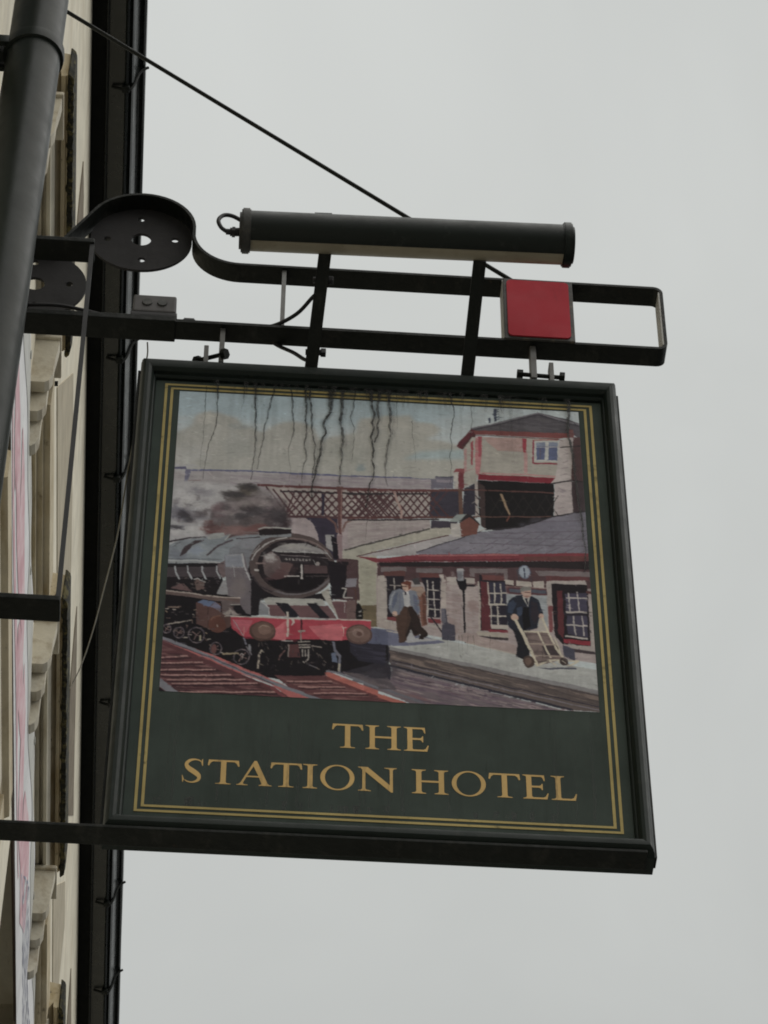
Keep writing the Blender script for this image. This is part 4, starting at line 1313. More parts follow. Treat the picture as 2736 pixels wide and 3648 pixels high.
["b",[146,140,146],0.4264520143430904,[147,350,12,10]],
["b",[96,86,92],0.27976793778655507,[63,320,6,9]],
["b",[70,62,66],0.29866745497319636,[44,330,12,11]],
["b",[146,140,146],0.27495896780427487,[49,316,10,9]],
["b",[70,62,66],0.5323862142512139,[63,355,5,12]],
["b",[70,62,66],0.5132270901862022,[182,309,10,12]],
["b",[120,112,118],0.4662028598877479,[24,344,6,10]],
["b",[70,62,66],0.4536378851598156,[98,309,5,7]],
["b",[96,86,92],0.4969364642259343,[100,348,11,10]],
["b",[70,62,66],0.45341678576863353,[181,373,9,6]],
["b",[120,112,118],0.2753238776286167,[49,358,5,10]],
["b",[70,62,66],0.3501488031847782,[115,305,12,5]],
["b",[120,112,118],0.5429095120417105,[195,345,13,11]],
["b",[120,112,118],0.30764882781062397,[32,341,7,6]],
["b",[70,62,66],0.36172836893115967,[36,367,11,8]],
["b",[120,112,118],0.25164146555147615,[111,320,12,10]],
["b",[96,86,92],0.5331705814840395,[16,380,5,6]],
["b",[96,86,92],0.4315759432498657,[166,359,7,5]],
["b",[96,86,92],0.2616674679523988,[65,356,7,8]],
["b",[96,86,92],0.5402615201305114,[200,335,6,7]],
["b",[96,86,92],0.39751152373118004,[60,351,8,11]],
["b",[146,140,146],0.38998309063271197,[89,352,13,8]],
["b",[96,86,92],0.37064974917220717,[87,367,8,6]],
["b",[120,112,118],0.5331163450152528,[117,360,6,12]],
["b",[146,140,146],0.3133700013838877,[198,376,10,7]],
["b",[96,86,92],0.4791846770798496,[14,326,12,9]],
["b",[70,62,66],0.3353974489517517,[100,337,10,6]],
["b",[120,112,118],0.3485676746740163,[15,360,11,9]],
["b",[146,140,146],0.4447552610332268,[163,337,8,11]],
["b",[96,86,92],0.5341456486357539,[110,371,7,12]],
["b",[120,112,118],0.42123163157301535,[122,374,5,10]],
["b",[146,140,146],0.5224631592142146,[13,302,11,7]],
["b",[146,140,146],0.3936427235896733,[40,358,13,6]],
["b",[70,62,66],0.4136232978371991,[39,333,13,5]],
["b",[70,62,66],0.3860360223082084,[46,312,8,10]],
["b",[146,140,146],0.25300429280104997,[37,324,10,5]],
["b",[96,86,92],0.3988613762827341,[161,355,6,11]],
["b",[176,174,178],0.75,[9,297,15,14]],
["b",[176,174,178],0.75,[33,317,16,16]],
["b",[176,174,178],0.75,[48,333,13,14]],
["b",[176,174,178],0.75,[17,331,11,12]],
["b",[176,174,178],0.75,[42,398,24,14]],
["b",[176,174,178],0.75,[9,411,18,11]],
["b",[176,174,178],0.75,[63,280,15,10]],
["b",[52,48,54],0.7,[22,361,15,11]],
["b",[52,48,54],0.7,[33,375,12,7]],
["b",[52,48,54],0.7,[10,398,16,6]],
["b",[52,48,54],0.7,[117,295,26,11]],
["b",[52,48,54],0.7,[142,274,18,10]],
["b",[52,48,54],0.7,[196,355,21,28]],
["b",[52,48,54],0.7,[159,341,26,16]],
["b",[52,48,54],0.7,[128,357,21,12]],
["b",[138,128,130],0.6,[135,321,15,10]],
["b",[138,128,130],0.6,[169,319,18,11]],
["b",[138,128,130],0.6,[108,350,12,10]],
["l",[152,152,152],2.6,[161,392,174,386,222,385]],
["p",[30,25,29],[162,395,174,389,222,387,223,402,165,409]],
["p",[116,120,128],[164,410,223,400,223,409,168,414]],
["p",[144,148,150],[70,420,76,411,100,407,101,416,92,423,71,427]],
["l",[146,146,150],1.0,[107,468,135,464]],
["l",[146,146,150],1.0,[106,501,138,498]],
["l",[146,146,150],1.0,[118,492,123,525]],
["l",[146,146,150],1.0,[152,460,166,436]],
["l",[146,146,150],1.0,[285,441,298,462]],
["l",[146,146,150],1.0,[51,427,92,411]],
["l",[146,146,150],1.0,[2,495,92,490]],
["l",[146,146,150],1.0,[264,469,271,485]],
["l",[146,146,150],1.0,[189,625,308,627]],
["l",[146,146,150],1.0,[124,640,144,681]],
["l",[110,100,98],1.3,[43,550,48,553]],
["l",[18,16,20],1.3,[96,533,100,532]],
["l",[80,68,66],1.3,[50,552,57,552]],
["l",[110,100,98],1.3,[70,565,72,567]],
["l",[18,16,20],1.3,[62,565,65,563]],
["l",[60,54,60],1.3,[33,537,39,535]],
["l",[18,16,20],1.3,[50,557,52,555]],
["l",[60,54,60],1.3,[59,540,66,542]],
["l",[60,54,60],1.3,[92,536,95,540]],
["l",[110,100,98],1.3,[18,550,25,552]],
["l",[60,54,60],1.3,[64,550,69,548]],
["l",[18,16,20],1.3,[64,564,69,568]],
["l",[60,54,60],1.3,[76,553,79,556]],
["l",[60,54,60],1.3,[24,537,30,535]],
["l",[60,54,60],1.3,[32,536,39,535]],
["l",[110,100,98],1.3,[66,544,70,540]],
["l",[80,68,66],1.3,[75,539,78,538]],
["l",[18,16,20],1.3,[89,546,94,547]],
["l",[60,54,60],1.3,[13,560,20,557]],
["l",[60,54,60],1.3,[60,550,64,552]],
["l",[60,54,60],1.3,[90,542,93,546]],
["l",[18,16,20],1.3,[35,550,39,554]],
["l",[80,68,66],1.3,[46,560,53,562]],
["l",[18,16,20],1.3,[70,540,73,540]],
["l",[110,100,98],1.3,[100,557,102,554]],
["l",[60,54,60],1.3,[73,543,75,543]],
["l",[60,54,60],1.3,[43,566,46,563]],
["l",[80,68,66],1.3,[32,536,37,533]],
["l",[18,16,20],1.3,[46,538,52,541]],
["l",[18,16,20],1.3,[97,533,100,535]],
["l",[60,54,60],1.3,[89,538,93,540]],
["l",[18,16,20],1.3,[82,548,89,548]],
["l",[60,54,60],1.3,[86,533,93,530]],
["l",[18,16,20],1.3,[77,560,80,560]],
["l",[110,100,98],1.3,[61,551,68,551]],
["l",[80,68,66],1.3,[44,551,49,548]],
["l",[80,68,66],1.3,[32,559,39,559]],
["l",[18,16,20],1.3,[30,554,32,557]],
["l",[18,16,20],1.3,[54,548,57,546]],
["l",[18,16,20],1.3,[71,543,75,540]],
["l",[90,80,76],1.7,[275,754,280,757]],
["l",[14,12,16],1.1,[276,730,277,735]],
["l",[60,52,54],1.8,[279,718,278,726]],
["l",[60,52,54],1.6,[181,698,185,701]],
["l",[60,52,54],1.4,[232,710,232,719]],
["l",[60,52,54],1.6,[203,763,207,766]],
["l",[34,32,40],1.4,[216,706,219,711]],
["l",[34,32,40],1.3,[264,706,264,710]],
["l",[60,52,54],1.5,[187,747,188,752]],
["l",[14,12,16],1.3,[181,700,186,704]],
["l",[34,32,40],1.3,[197,751,201,752]],
["l",[14,12,16],1.8,[177,720,180,727]],
["l",[60,52,54],1.5,[241,736,242,743]],
["l",[34,32,40],1.2,[186,697,186,706]],
["l",[34,32,40],1.6,[182,710,181,718]],
["l",[14,12,16],1.1,[250,733,254,741]],
["l",[14,12,16],1.1,[247,723,246,729]],
["l",[60,52,54],1.3,[185,731,189,738]],
["l",[60,52,54],1.2,[255,734,257,741]],
["l",[90,80,76],1.8,[189,740,189,743]],
["l",[34,32,40],1.7,[211,692,211,700]],
["l",[60,52,54],1.7,[264,740,267,741]],
["l",[90,80,76],1.4,[266,700,268,710]],
["l",[34,32,40],1.1,[195,757,194,762]],
["l",[90,80,76],1.5,[230,738,229,747]],
["l",[90,80,76],1.1,[289,741,288,748]],
["l",[60,52,54],1.7,[284,741,289,747]],
["l",[14,12,16],1.0,[190,734,193,742]],
["l",[14,12,16],1.4,[185,765,185,773]],
["l",[34,32,40],1.4,[228,725,228,727]],
["l",[34,32,40],1.4,[245,698,246,706]],
["l",[60,52,54],1.1,[212,736,216,738]],
["l",[60,52,54],1.4,[202,752,203,755]],
["l",[90,80,76],1.5,[274,715,278,720]],
["l",[60,52,54],1.7,[208,702,212,706]],
["l",[14,12,16],1.8,[290,752,291,757]],
["l",[90,80,76],1.2,[287,733,291,738]],
["l",[90,80,76],1.4,[172,697,171,707]],
["l",[14,12,16],1.1,[295,688,294,693]],
["l",[90,80,76],1.3,[223,695,222,701]],
["l",[90,80,76],1.4,[186,706,188,712]],
["l",[14,12,16],1.3,[268,732,272,733]],
["l",[14,12,16],1.8,[191,701,194,707]],
["l",[34,32,40],1.8,[174,724,175,729]],
["l",[60,52,54],1.8,[304,745,303,752]],
["l",[34,32,40],1.3,[208,732,210,737]],
["l",[34,32,40],1.6,[247,728,246,730]],
["l",[60,52,54],1.6,[228,752,228,754]],
["l",[90,80,76],1.7,[213,708,212,710]],
["l",[34,32,40],1.4,[182,694,186,701]],
["l",[60,52,54],1.3,[256,716,256,718]],
["l",[14,12,16],1.2,[275,743,276,746]],
["l",[90,80,76],1.1,[285,685,289,691]],
["l",[90,80,76],1.2,[298,691,300,692]],
["l",[90,80,76],1.4,[280,719,285,728]],
["l",[90,80,76],1.5,[218,701,220,708]],
["l",[60,52,54],1.5,[172,733,172,740]],
["l",[60,52,54],1.7,[176,696,178,706]],
["l",[34,32,40],1.5,[241,717,242,727]],
["l",[60,52,54],1.2,[296,756,295,759]],
["p",[118,74,62],[443,531,463,526,470,542,471,628,462,634,458,589]],
["p",[146,122,110],[443,532,461,525,469,539,459,554,450,548]],
["p",[92,54,46],[463,546,470,554,471,627,464,630]],
["p",[58,56,60],[444,508,457,502,461,520,449,522]],
["l",[150,146,144],1.9,[445,525,460,523]],
["p",[62,43,37],[415,604,428,583,448,581,457,600,461,634,471,648,472,656,465,663,456,668,460,653,437,666,428,677,421,677,416,637]],
["p",[34,25,25],[437,639,449,584,457,600,460,634,456,651,437,666,432,658]],
["p",[76,52,42],[417,607,427,587,435,587,428,636,422,667,417,637]],
["p",[30,22,22],[456,666,463,649,472,649,471,658,463,667]],
["l",[42,32,30],1.6,[437,590,430,636]],
["p",[70,48,41],[416,605,428,586,437,585,433,628,429,672,421,675,416,637]],
["p",[150,150,156],[433,668,442,641,450,664,456,668,437,673]],
["p",[40,29,28],[437,585,448,581,457,600,461,634,471,648,464,658,456,649,445,635]],
["p",[104,110,126],[402,586,403,557,409,542,422,535,428,538,438,537,451,540,457,559,460,592,455,604,449,590,445,580,430,582,421,604,407,601]],
["p",[82,90,116],[408,578,412,554,420,544,415,573,409,593]],
["p",[86,92,118],[446,548,453,555,457,589,454,600,449,582]],
["l",[140,144,156],2.2,[405,578,408,555,414,544]],
["l",[90,96,120],1.6,[423,550,422,584,419,599]],
["p",[160,160,164],[429,545,440,541,442,579,437,584,431,581]],
["p",[34,30,44],[432,542,436,542,435,552,433,550]],
["e",[178,146,132],[414,602,4.8,6.3]],
["p",[180,146,130],[425,521,438,516,443,522,442,537,435,544,428,536]],
["p",[98,48,38],[424,521,435,513,444,516,443,534,439,537,438,525,428,522]],
["l",[60,36,34],1.3,[426,528,436,529]],
["l",[140,96,88],1.3,[429,538,434,538]],
["p",[26,26,33],[624,624,648,627,664,633,662,654,650,649,653,678,654,701,646,707,630,699,634,665]],
["p",[160,152,148],[661,635,688,636,688,648,661,648]],
["p",[30,33,47],[635,538,648,535,664,537,676,547,683,582,676,591,670,622,645,631,625,629,618,622,615,573,621,551]],
["p",[44,54,78],[619,561,629,548,634,560,626,587,618,584]],
["p",[46,56,80],[634,571,644,566,646,585,636,594]],
["p",[18,17,22],[647,566,657,569,658,618,645,629,644,589]],
["p",[40,34,44],[662,550,673,556,676,587,668,610,660,596]],
["p",[166,162,158],[646,538,661,536,655,567,652,558]],
["p",[28,28,40],[651,544,655,543,656,559,654,563]],
["p",[172,138,126],[643,524,651,516,663,519,662,536,656,543,648,540]],
["p",[116,112,110],[642,519,650,512,663,514,663,522,645,527,644,532]],
["l",[90,60,58],1.6,[650,528,661,528]],
["l",[120,80,76],1.3,[652,538,659,537]],
["e",[176,142,128],[630,596,7.0,9.3]],
["e",[176,142,128],[679,590,4.8,7.6]],
["p",[160,152,146],[674,599,680,594,688,630,668,632,673,617]],
["p",[112,94,92],[647,634,691,633,718,700,669,718]],
["p",[58,48,52],[676,669,703,663,710,692,684,696]],
["h",[70,56,58],0.5,4,[647,634,691,633,718,700,669,718]],
["p",[70,72,86],[664,724,691,724,737,720,737,725,691,728]],
["l",[182,172,152],5.1,[631,602,645,642,667,720]],
["l",[182,172,152],3.5,[681,594,692,638,703,675,718,703]],
["l",[182,172,152],2.7,[646,632,690,631]],
["l",[182,172,152],3.0,[671,633,680,665,692,698]],
["l",[146,128,118],2.2,[654,664,704,664]],
["l",[146,128,118],2.2,[662,694,710,693]],
["l",[182,172,152],2.4,[701,645,714,701]],
["l",[182,172,152],3.0,[666,720,689,704,742,703,725,716,705,708]],
["l",[60,50,50],1.6,[668,711,689,705]],
["e",[66,50,46],[652,711,10.2,16.0]],
["e",[96,74,66],[651,710,5.9,10.1]],
["e",[58,46,46],[715,706,8.1,10.9]],
["l",[150,140,128],1.6,[711,704,719,711]],
["l",[182,172,152],2.4,[689,705,699,716]]]
rs = np.random.RandomState(3)
def vnoise(h, w, cy, cx):
    a = rs.rand(int(h / cy) + 3, int(w / cx) + 3)
    y = np.arange(h) / cy; x = np.arange(w) / cx
    yi, xi = y.astype(int), x.astype(int); fy = (y - yi)[:, None]; fx = (x - xi)[None, :]
    fy = fy * fy * (3 - 2 * fy); fx = fx * fx * (3 - 2 * fx)
    g = lambda i, j: a[np.ix_(yi + i, xi + j)]
    return (g(0, 0) * (1 - fy) + g(1, 0) * fy) * (1 - fx) + (g(0, 1) * (1 - fy) + g(1, 1) * fy) * fx
def picture():
    W, H = NX * SS, NY * SS; k = SS / (CELL * 1000)
    img = np.empty((H, W, 3), np.float32); img[:] = (168, 178, 184)
    X = np.arange(W) + .5; Y = np.arange(H) + .5
    jx = (vnoise(H, W, 14, 14) - .5) * 2.2; 
    def mask(pts):
        p = np.array(pts, float).reshape(-1, 2) * k
        x0, y0 = np.floor(p.min(0)).astype(int) - 1; x1, y1 = np.ceil(p.max(0)).astype(int) + 1
        x0, y0, x1, y1 = max(x0, 0), max(y0, 0), min(x1, W), min(y1, H)
        if x1 <= x0 or y1 <= y0: return None
        m = np.zeros((y1 - y0, x1 - x0), bool); yy = Y[y0:y1]; xx = X[x0:x1][None, :]
        for i in range(len(p)):
            (ax, ay), (bx_, by) = p[i], p[(i + 1) % len(p)]
            if ay == by: continue
            ok = (yy >= min(ay, by)) & (yy < max(ay, by))
            xs = ax + (yy - ay) * (bx_ - ax) / (by - ay)
            m ^= ok[:, None] & (xx >= xs[:, None])
        return m, slice(y0, y1), slice(x0, x1)
    def lay(pts, col, tone=.05):
        r = mask(pts)
        if r is None: return
        m, sy, sx = r
        t = 1 + (vnoise(m.shape[0], m.shape[1], 9, 26) - .5) * tone * 2
        img[sy, sx][m] = (np.array(col)[None, None] * t[..., None])[m]
    for o in ops:
        if o[0] == 'p': lay(o[2], o[1])
        elif o[0] == 'l':
            p = np.array(o[3], float).reshape(-1, 2); w = max(o[2], 1.1) / 2
            for a, c in zip(p[:-1], p[1:]):
                d = c - a; L = np.hypot(*d)
                if L < .1: continue
                # horizontal strokes are foreshortened in the board's painted perspective, keep them readable
                n = np.array([-d[1], d[0]]) / L; wn = w * (1 + .45 * abs(n[1])); e = d / L * w * .4
                lay(np.concatenate([a + n * wn - e, c + n * wn + e, c - n * wn + e, a - n * wn - e]), o[1], .04)
        elif o[0] == 'e':
            cx, cy, rx, ry = o[2]
            a = np.linspace(0, 2 * PI, 49)[:-1]
            lay(np.stack([cx + rx * np.cos(a), cy + ry * np.sin(a)], 1).ravel(), o[1])
        elif o[0] == 'b':
            cx, cy, rx, ry = [v * k for v in o[3]]
            x0, x1 = max(int(cx - rx * 1.5), 0), min(int(cx + rx * 1.5), W); y0, y1 = max(int(cy - ry * 1.5), 0), min(int(cy + ry * 1.5), H)
            if x1 <= x0 or y1 <= y0: continue
            h, w_ = y1 - y0, x1 - x0
            wx = (vnoise(h, w_, max(5, ry * .5), max(5, rx * .5)) - .5) * .8 + (vnoise(h, w_, max(3, ry * .16), max(3, rx * .16)) - .5) * .45
            d2 = np.sqrt(((X[x0:x1][None] - cx) / rx) ** 2 + ((Y[y0:y1][:, None] - cy) / ry) ** 2)
            tt = np.clip((1.30 - d2 - wx * np.clip(d2 * 1.4, 0, 1)) / 1.0, 0, 1) * np.clip((1.5 - d2) * 4, 0, 1)
            a = (tt * tt * (3 - 2 * tt) * o[2])[..., None]
            img[y0:y1, x0:x1] = img[y0:y1, x0:x1] * (1 - a) + np.array(o[1]) * a
        elif o[0] == 's':
            r = mask(o[4])
            if r is None: continue
            m = np.zeros((H, W), np.float32); m[r[1], r[2]] = r[0]
            n = int(o[3] * k / 2) | 1
            for ax in (0, 1):
                for _ in range(2):
                    c = np.cumsum(np.pad(m, [(n, n) if i == ax else (0, 0) for i in (0, 1)], mode='edge'), axis=ax)
                    m = ((c[2 * n:] - c[:-2 * n]) if ax == 0 else (c[:, 2 * n:] - c[:, :-2 * n])) / (2 * n)
            a = (m * o[2])[..., None]
            img[:] = img * (1 - a) + np.array(o[1]) * a
        elif o[0] == 'h':
            r = mask(o[4])
            if r is None: continue
            m, sy, sx = r
            h, w = m.shape; sl = math.tan(math.radians(o[3])) if o[3] != 90 else 0
            nz = vnoise(h, w, 5, 34) if o[3] != 90 else vnoise(h, w, 30, 5)
            if sl:
                big = vnoise(h + int(abs(sl) * w * 1.6) + 4, w, 5, 40)
                yy = (np.arange(h)[:, None] + ((-sl * 1.55 * np.arange(w))[None, :] if sl > 0 else (-sl * 1.55 * np.arange(w))[None, :])); yy = yy - yy.min()
                nz = big[np.clip(yy.astype(int), 0, big.shape[0] - 1), np.arange(w)[None, :].repeat(h, 0)]
            a = (np.clip((nz - .45) * 4, 0, 1) * o[2] * m)[..., None]
            img[sy, sx] = img[sy, sx] * (1 - a) + np.array(o[1]) * a
    # loose handling: every edge wanders a little, then thousands of small dabs in the colour beneath them
    wy = (vnoise(H, W, 26, 34) - .5) * 3.4 + (vnoise(H, W, 6, 8) - .5) * 1.3; wx = (vnoise(H, W, 30, 24) - .5) * 2.6 + (vnoise(H, W, 7, 6) - .5) * 1.2
    iy = np.clip(np.arange(H)[:, None] + wy, 0, H - 1).astype(int); ix = np.clip(np.arange(W)[None, :] + wx, 0, W - 1).astype(int)
    img = img[iy, ix]
    for q in range(9000):
        y, x = rs.randint(4, H - 4), rs.randint(4, W - 4)
        c = img[y, x] * (1 + rs.normal(0, .10)) + rs.normal(0, 2.5, 3)
        L = rs.uniform(2, 7) if rs.rand() < .75 else rs.uniform(7, 15); wd = rs.uniform(1, 2.6); an = rs.choice([0, 0, .15, 1.5, -.3]) + rs.normal(0, .25)
        y += int(rs.normal(0, 2.5)); x += int(rs.normal(0, 2.5))
        r = int(L) + 2; y0, y1, x0, x1 = max(y - r, 0), min(y + r, H), max(x - r, 0), min(x + r, W)
        if y1 <= y0 or x1 <= x0: continue
        dx = np.arange(x0, x1)[None] - x; dy = np.arange(y0, y1)[:, None] - y
        e = ((dx * math.cos(an) + dy * math.sin(an)) / L) ** 2 + ((dy * math.cos(an) - dx * math.sin(an)) / wd) ** 2
        al = (np.clip(1.25 - e, 0, 1) * rs.uniform(.3, .75))[..., None]
        img[y0:y1, x0:x1] = img[y0:y1, x0:x1] * (1 - al) + c * al
    for ax in (0, 1):                    # the printed board is a touch soft
        img = (np.roll(img, 1, ax) + 2 * img + np.roll(img, -1, ax)) / 4
    # weathered colours: bleached and greyed
    g_ = img.mean(2, keepdims=True); img = g_ + (img - g_) * .76
    img = 4 + img * .735
    img *= (1 + (vnoise(H, W, 3, 7) - .5) * .06 + (vnoise(H, W, 40, 40) - .5) * .07 + (vnoise(H, W, 120, 9) - .5) * .05)[..., None]
    out = img.reshape(NY, SS, NX, SS, 3).mean((1, 3))
    return np.clip(out, 0, 255) / 255.0
img = picture()
ln = np.where(img <= .04045, img / 12.92, ((img + .055) / 1.055) ** 2.4) * 2.4
ln = np.clip(ln, 0, .9)
us = np.linspace(.029, .029 + PW, NX); vs = np.linspace(.021, .021 + PH, NY)
UU, VV = np.meshgrid(us, vs)
co = np.stack([TX + UU, np.full_like(UU, YS - .0006), TZ - VV], -1).reshape(-1, 3).astype(np.float32)
idx = np.arange(NX * NY).reshape(NY, NX)
q = np.stack([idx[:-1, :-1], idx[1:, :-1], idx[1:, 1:], idx[:-1, 1:]], -1).reshape(-1, 4)
me = bpy.data.meshes.new('painted_picture')
me.vertices.add(len(co)); me.vertices.foreach_set('co', co.ravel())
me.loops.add(q.size); me.loops.foreach_set('vertex_index', q.ravel().astype(np.int32))
me.polygons.add(len(q)); me.polygons.foreach_set('loop_start', np.arange(0, q.size, 4, dtype=np.int32)); me.polygons.foreach_set('loop_total', np.full(len(q), 4, np.int32))
me.update(calc_edges=True)
at = me.color_attributes.new('pigment', 'FLOAT_COLOR', 'POINT')
at.data.foreach_set('color', np.concatenate([ln.reshape(-1, 3), np.ones((NX * NY, 1))], 1).astype(np.float32).ravel())
m, nt, b = nt_mat('sign painter enamel')
a = nt.nodes.new('ShaderNodeAttribute'); a.attribute_name = 'pigment'
c = mix(nt, ramp(nt, tex_noise(nt, 6, 6, .7, (6, 1, .7)), .6, .85), a.outputs['Color'], mix(nt, .25, a.outputs['Color'], (.06, .06, .055)))
nt.links.new(c, b.inputs['Base Color']); b.inputs['Roughness'].default_value = .55; b.inputs['Specular IOR Level'].default_value = .04
link('painted_picture', me, m, sg)

# ---- rain-washed dirt runs down the board
m, nt, b = nt_mat('dirt run')
b.inputs['Base Color'].default_value = (.012, .012, .011, 1); b.inputs['Roughness'].default_value = .7
a = nt.nodes.new('ShaderNodeAttribute'); a.attribute_name = 'thick'
mm_ = nt.nodes.new('ShaderNodeMath'); mm_.operation = 'MULTIPLY'; mm_.use_clamp = True
nt.links.new(a.outputs['Fac'], mm_.inputs[0]); nt.links.new(ramp(nt, tex_noise(nt, 90, 3), .1, .55), mm_.inputs[1]); nt.links.new(mm_.outputs[0], b.inputs['Alpha'])
M['dirt_run'] = m
verts, faces, alpha = [], [], []
def run(pts, w, a0, a1):
    """pts (u, v) in metres; ribbon with soft edges: 4 points across"""
    P = []
    for i in range(len(pts) - 1):
        p0, p1, p2, p3 = [Vector(pts[min(max(j, 0), len(pts) - 1)]) for j in (i - 1, i, i + 1, i + 2)]
        n = max(2, int((p2 - p1).length / .006))
        for k in range(n):
            t = k / n
            P.append(.5 * (2 * p1 + (p2 - p0) * t + (2 * p0 - 5 * p1 + 4 * p2 - p3) * t * t + (3 * p1 - p0 - 3 * p2 + p3) * t ** 3))
    P.append(Vector(pts[-1]))
    base = len(verts); n = len(P); wob = 0
    dep = YS - .0024 - .0000012 * base
    for i, p in enumerate(P):
        t = i / (n - 1); wob = wob * .6 + rnd.uniform(-1, 1) * .0011
        ww = w * (1.15 - .45 * t) * rnd.uniform(.8, 1.25); al = (a0 + (a1 - a0) * t) * rnd.uniform(.8, 1.1)
        for s_, f in ((-1, 0), (-.45, 1), (.45, 1), (1, 0)):
            verts.append((bx(p.x + wob + s_ * ww * .75), dep, bz(p.y))); alpha.append(al * f)
        if i:
            q = base + 4 * i
            for j in range(3): faces.append((q - 4 + j, q + j, q + j + 1, q - 3 + j))
for pts, w, a0, a1 in ((((0.080,0.004),(0.080,0.057),(0.080,0.097),(0.079,0.136),(0.079,0.181),(0.077,0.223),(0.077,0.248)),0.0018,0.50,0.25),
 (((0.102,-0.001),(0.103,0.062),(0.103,0.104),(0.100,0.137),(0.093,0.167),(0.088,0.206),(0.086,0.244),(0.083,0.282)),0.0023,0.75,0.30),
 (((0.152,-0.006),(0.154,0.041),(0.150,0.058),(0.148,0.081)),0.0016,0.60,0.10),
 (((0.175,-0.006),(0.176,0.055),(0.178,0.121),(0.178,0.185),(0.176,0.230),(0.174,0.277)),0.0023,0.85,0.30),
 (((0.212,-0.001),(0.208,0.029),(0.203,0.060),(0.198,0.099),(0.195,0.129),(0.193,0.165),(0.188,0.200),(0.184,0.245)),0.0025,0.70,0.35),
 (((0.244,0.003),(0.247,0.039),(0.249,0.082),(0.251,0.124),(0.245,0.160),(0.241,0.192),(0.246,0.224),(0.245,0.274)),0.0021,0.75,0.15),
 (((0.270,-0.003),(0.273,0.030),(0.275,0.070),(0.273,0.089),(0.276,0.125),(0.274,0.164),(0.276,0.209),(0.271,0.228),(0.270,0.279)),0.0027,0.95,0.30),
 (((0.279,-0.004),(0.281,0.029),(0.285,0.075),(0.287,0.127),(0.292,0.162),(0.292,0.207),(0.289,0.264)),0.0031,0.95,0.50),
 (((0.322,-0.001),(0.321,0.031),(0.321,0.059),(0.320,0.069)),0.0065,1.00,0.75),
 (((0.321,0.066),(0.313,0.084),(0.307,0.100),(0.312,0.130),(0.305,0.149),(0.304,0.182),(0.301,0.197),(0.296,0.236),(0.292,0.266),(0.289,0.287),(0.289,0.322)),0.0042,1.00,0.80),
 (((0.344,-0.003),(0.344,0.019)),0.0058,1.00,0.80),
 (((0.344,0.016),(0.342,0.063),(0.340,0.094),(0.345,0.127),(0.345,0.157),(0.342,0.176),(0.344,0.199),(0.341,0.232),(0.340,0.280)),0.0038,0.90,0.50),
 (((0.369,-0.005),(0.367,0.027),(0.363,0.061),(0.360,0.080),(0.363,0.095),(0.367,0.110),(0.366,0.143),(0.364,0.204)),0.0027,0.70,0.20),
 (((0.399,-0.008),(0.400,0.020)),0.0065,1.00,0.90),
 (((0.400,0.017),(0.402,0.042),(0.405,0.067),(0.401,0.092),(0.405,0.109),(0.399,0.134),(0.402,0.158),(0.403,0.182),(0.401,0.206),(0.404,0.227),(0.402,0.254),(0.396,0.278),(0.392,0.319),(0.390,0.342)),0.0037,1.00,0.80),
 (((0.416,-0.006),(0.412,0.029),(0.412,0.057),(0.415,0.084),(0.411,0.100),(0.413,0.115),(0.414,0.127),(0.408,0.140),(0.406,0.152)),0.0033,0.90,0.85),
 (((0.434,-0.007),(0.434,0.024)),0.0054,1.00,0.80),
 (((0.434,0.021),(0.436,0.058),(0.438,0.082),(0.434,0.101),(0.438,0.119),(0.433,0.143),(0.429,0.180),(0.427,0.219),(0.428,0.252),(0.432,0.281)),0.0035,0.90,0.35),
 (((0.448,0.001),(0.448,0.044),(0.449,0.109)),0.0015,0.50,0.10),
 (((0.460,-0.000),(0.461,0.046)),0.0017,0.50,0.10),
 (((0.479,0.082),(0.479,0.118),(0.482,0.163),(0.483,0.205)),0.0017,0.45,0.15),
 (((0.552,-0.015),(0.555,0.016)),0.0050,1.00,0.70),
 (((0.555,0.013),(0.559,0.044),(0.556,0.078),(0.553,0.115),(0.553,0.157),(0.549,0.185),(0.551,0.205),(0.549,0.265)),0.0025,0.80,0.30),
 (((0.784,-0.004),(0.782,0.043),(0.779,0.085),(0.782,0.126),(0.785,0.167),(0.788,0.247),(0.792,0.317),(0.795,0.377),(0.797,0.441),(0.795,0.487)),0.0035,0.95,0.70),
 (((0.593,0.027),(0.594,0.083),(0.587,0.143)),0.0020,0.50,0.20),
 (((0.392,0.380),(0.390,0.410),(0.388,0.436)),0.0020,0.40,0.20),
 (((0.556,0.681),(0.556,0.725)),0.0017,0.35,0.10),
 (((0.584,0.679),(0.583,0.723)),0.0017,0.35,0.10),
 (((0.563,0.681),(0.563,0.725)),0.0017,0.35,0.10),
 (((0.614,0.677),(0.613,0.721)),0.0017,0.35,0.10),
 (((0.573,0.680),(0.572,0.724)),0.0017,0.35,0.10),
 (((0.707,0.706),(0.705,0.745)),0.0017,0.35,0.10),
 (((0.537,0.683),(0.537,0.727)),0.0017,0.35,0.10),):
    run(pts, w * rnd.uniform(.9, 1.35), a0, a1)
    if a0 > .8: run([(u + .002, v) for u, v in pts], w * 2.6, a0 * .24, a1 * .1)      # a soft stained margin beside the heavy runs
for k in range(46):                      # short smears under the top moulding
    u = rnd.uniform(.09, .80); L = rnd.choice((.012, .018, .03, .05)) ; run([(u, -.008), (u + rnd.uniform(-.003, .003), L)], rnd.uniform(.003, .008), rnd.uniform(.3, .85), 0)
for k in range(40):                      # faint long veils of dirt over the painted sky
    u = rnd.gauss(.42, .17); 
    if .04 < u < .78: run([(u, .0), (u + rnd.uniform(-.006, .004), .12), (u + rnd.uniform(-.014, .006), rnd.uniform(.16, .32))], rnd.uniform(.004, .010), rnd.uniform(.06, .18), .0)
for k in range(16):
    u = rnd.uniform(.03, .80); run([(u, .855), (u - .002, 1.0), (u - .004, 1.135)], rnd.uniform(.003, .007), .0, rnd.uniform(.15, .45))
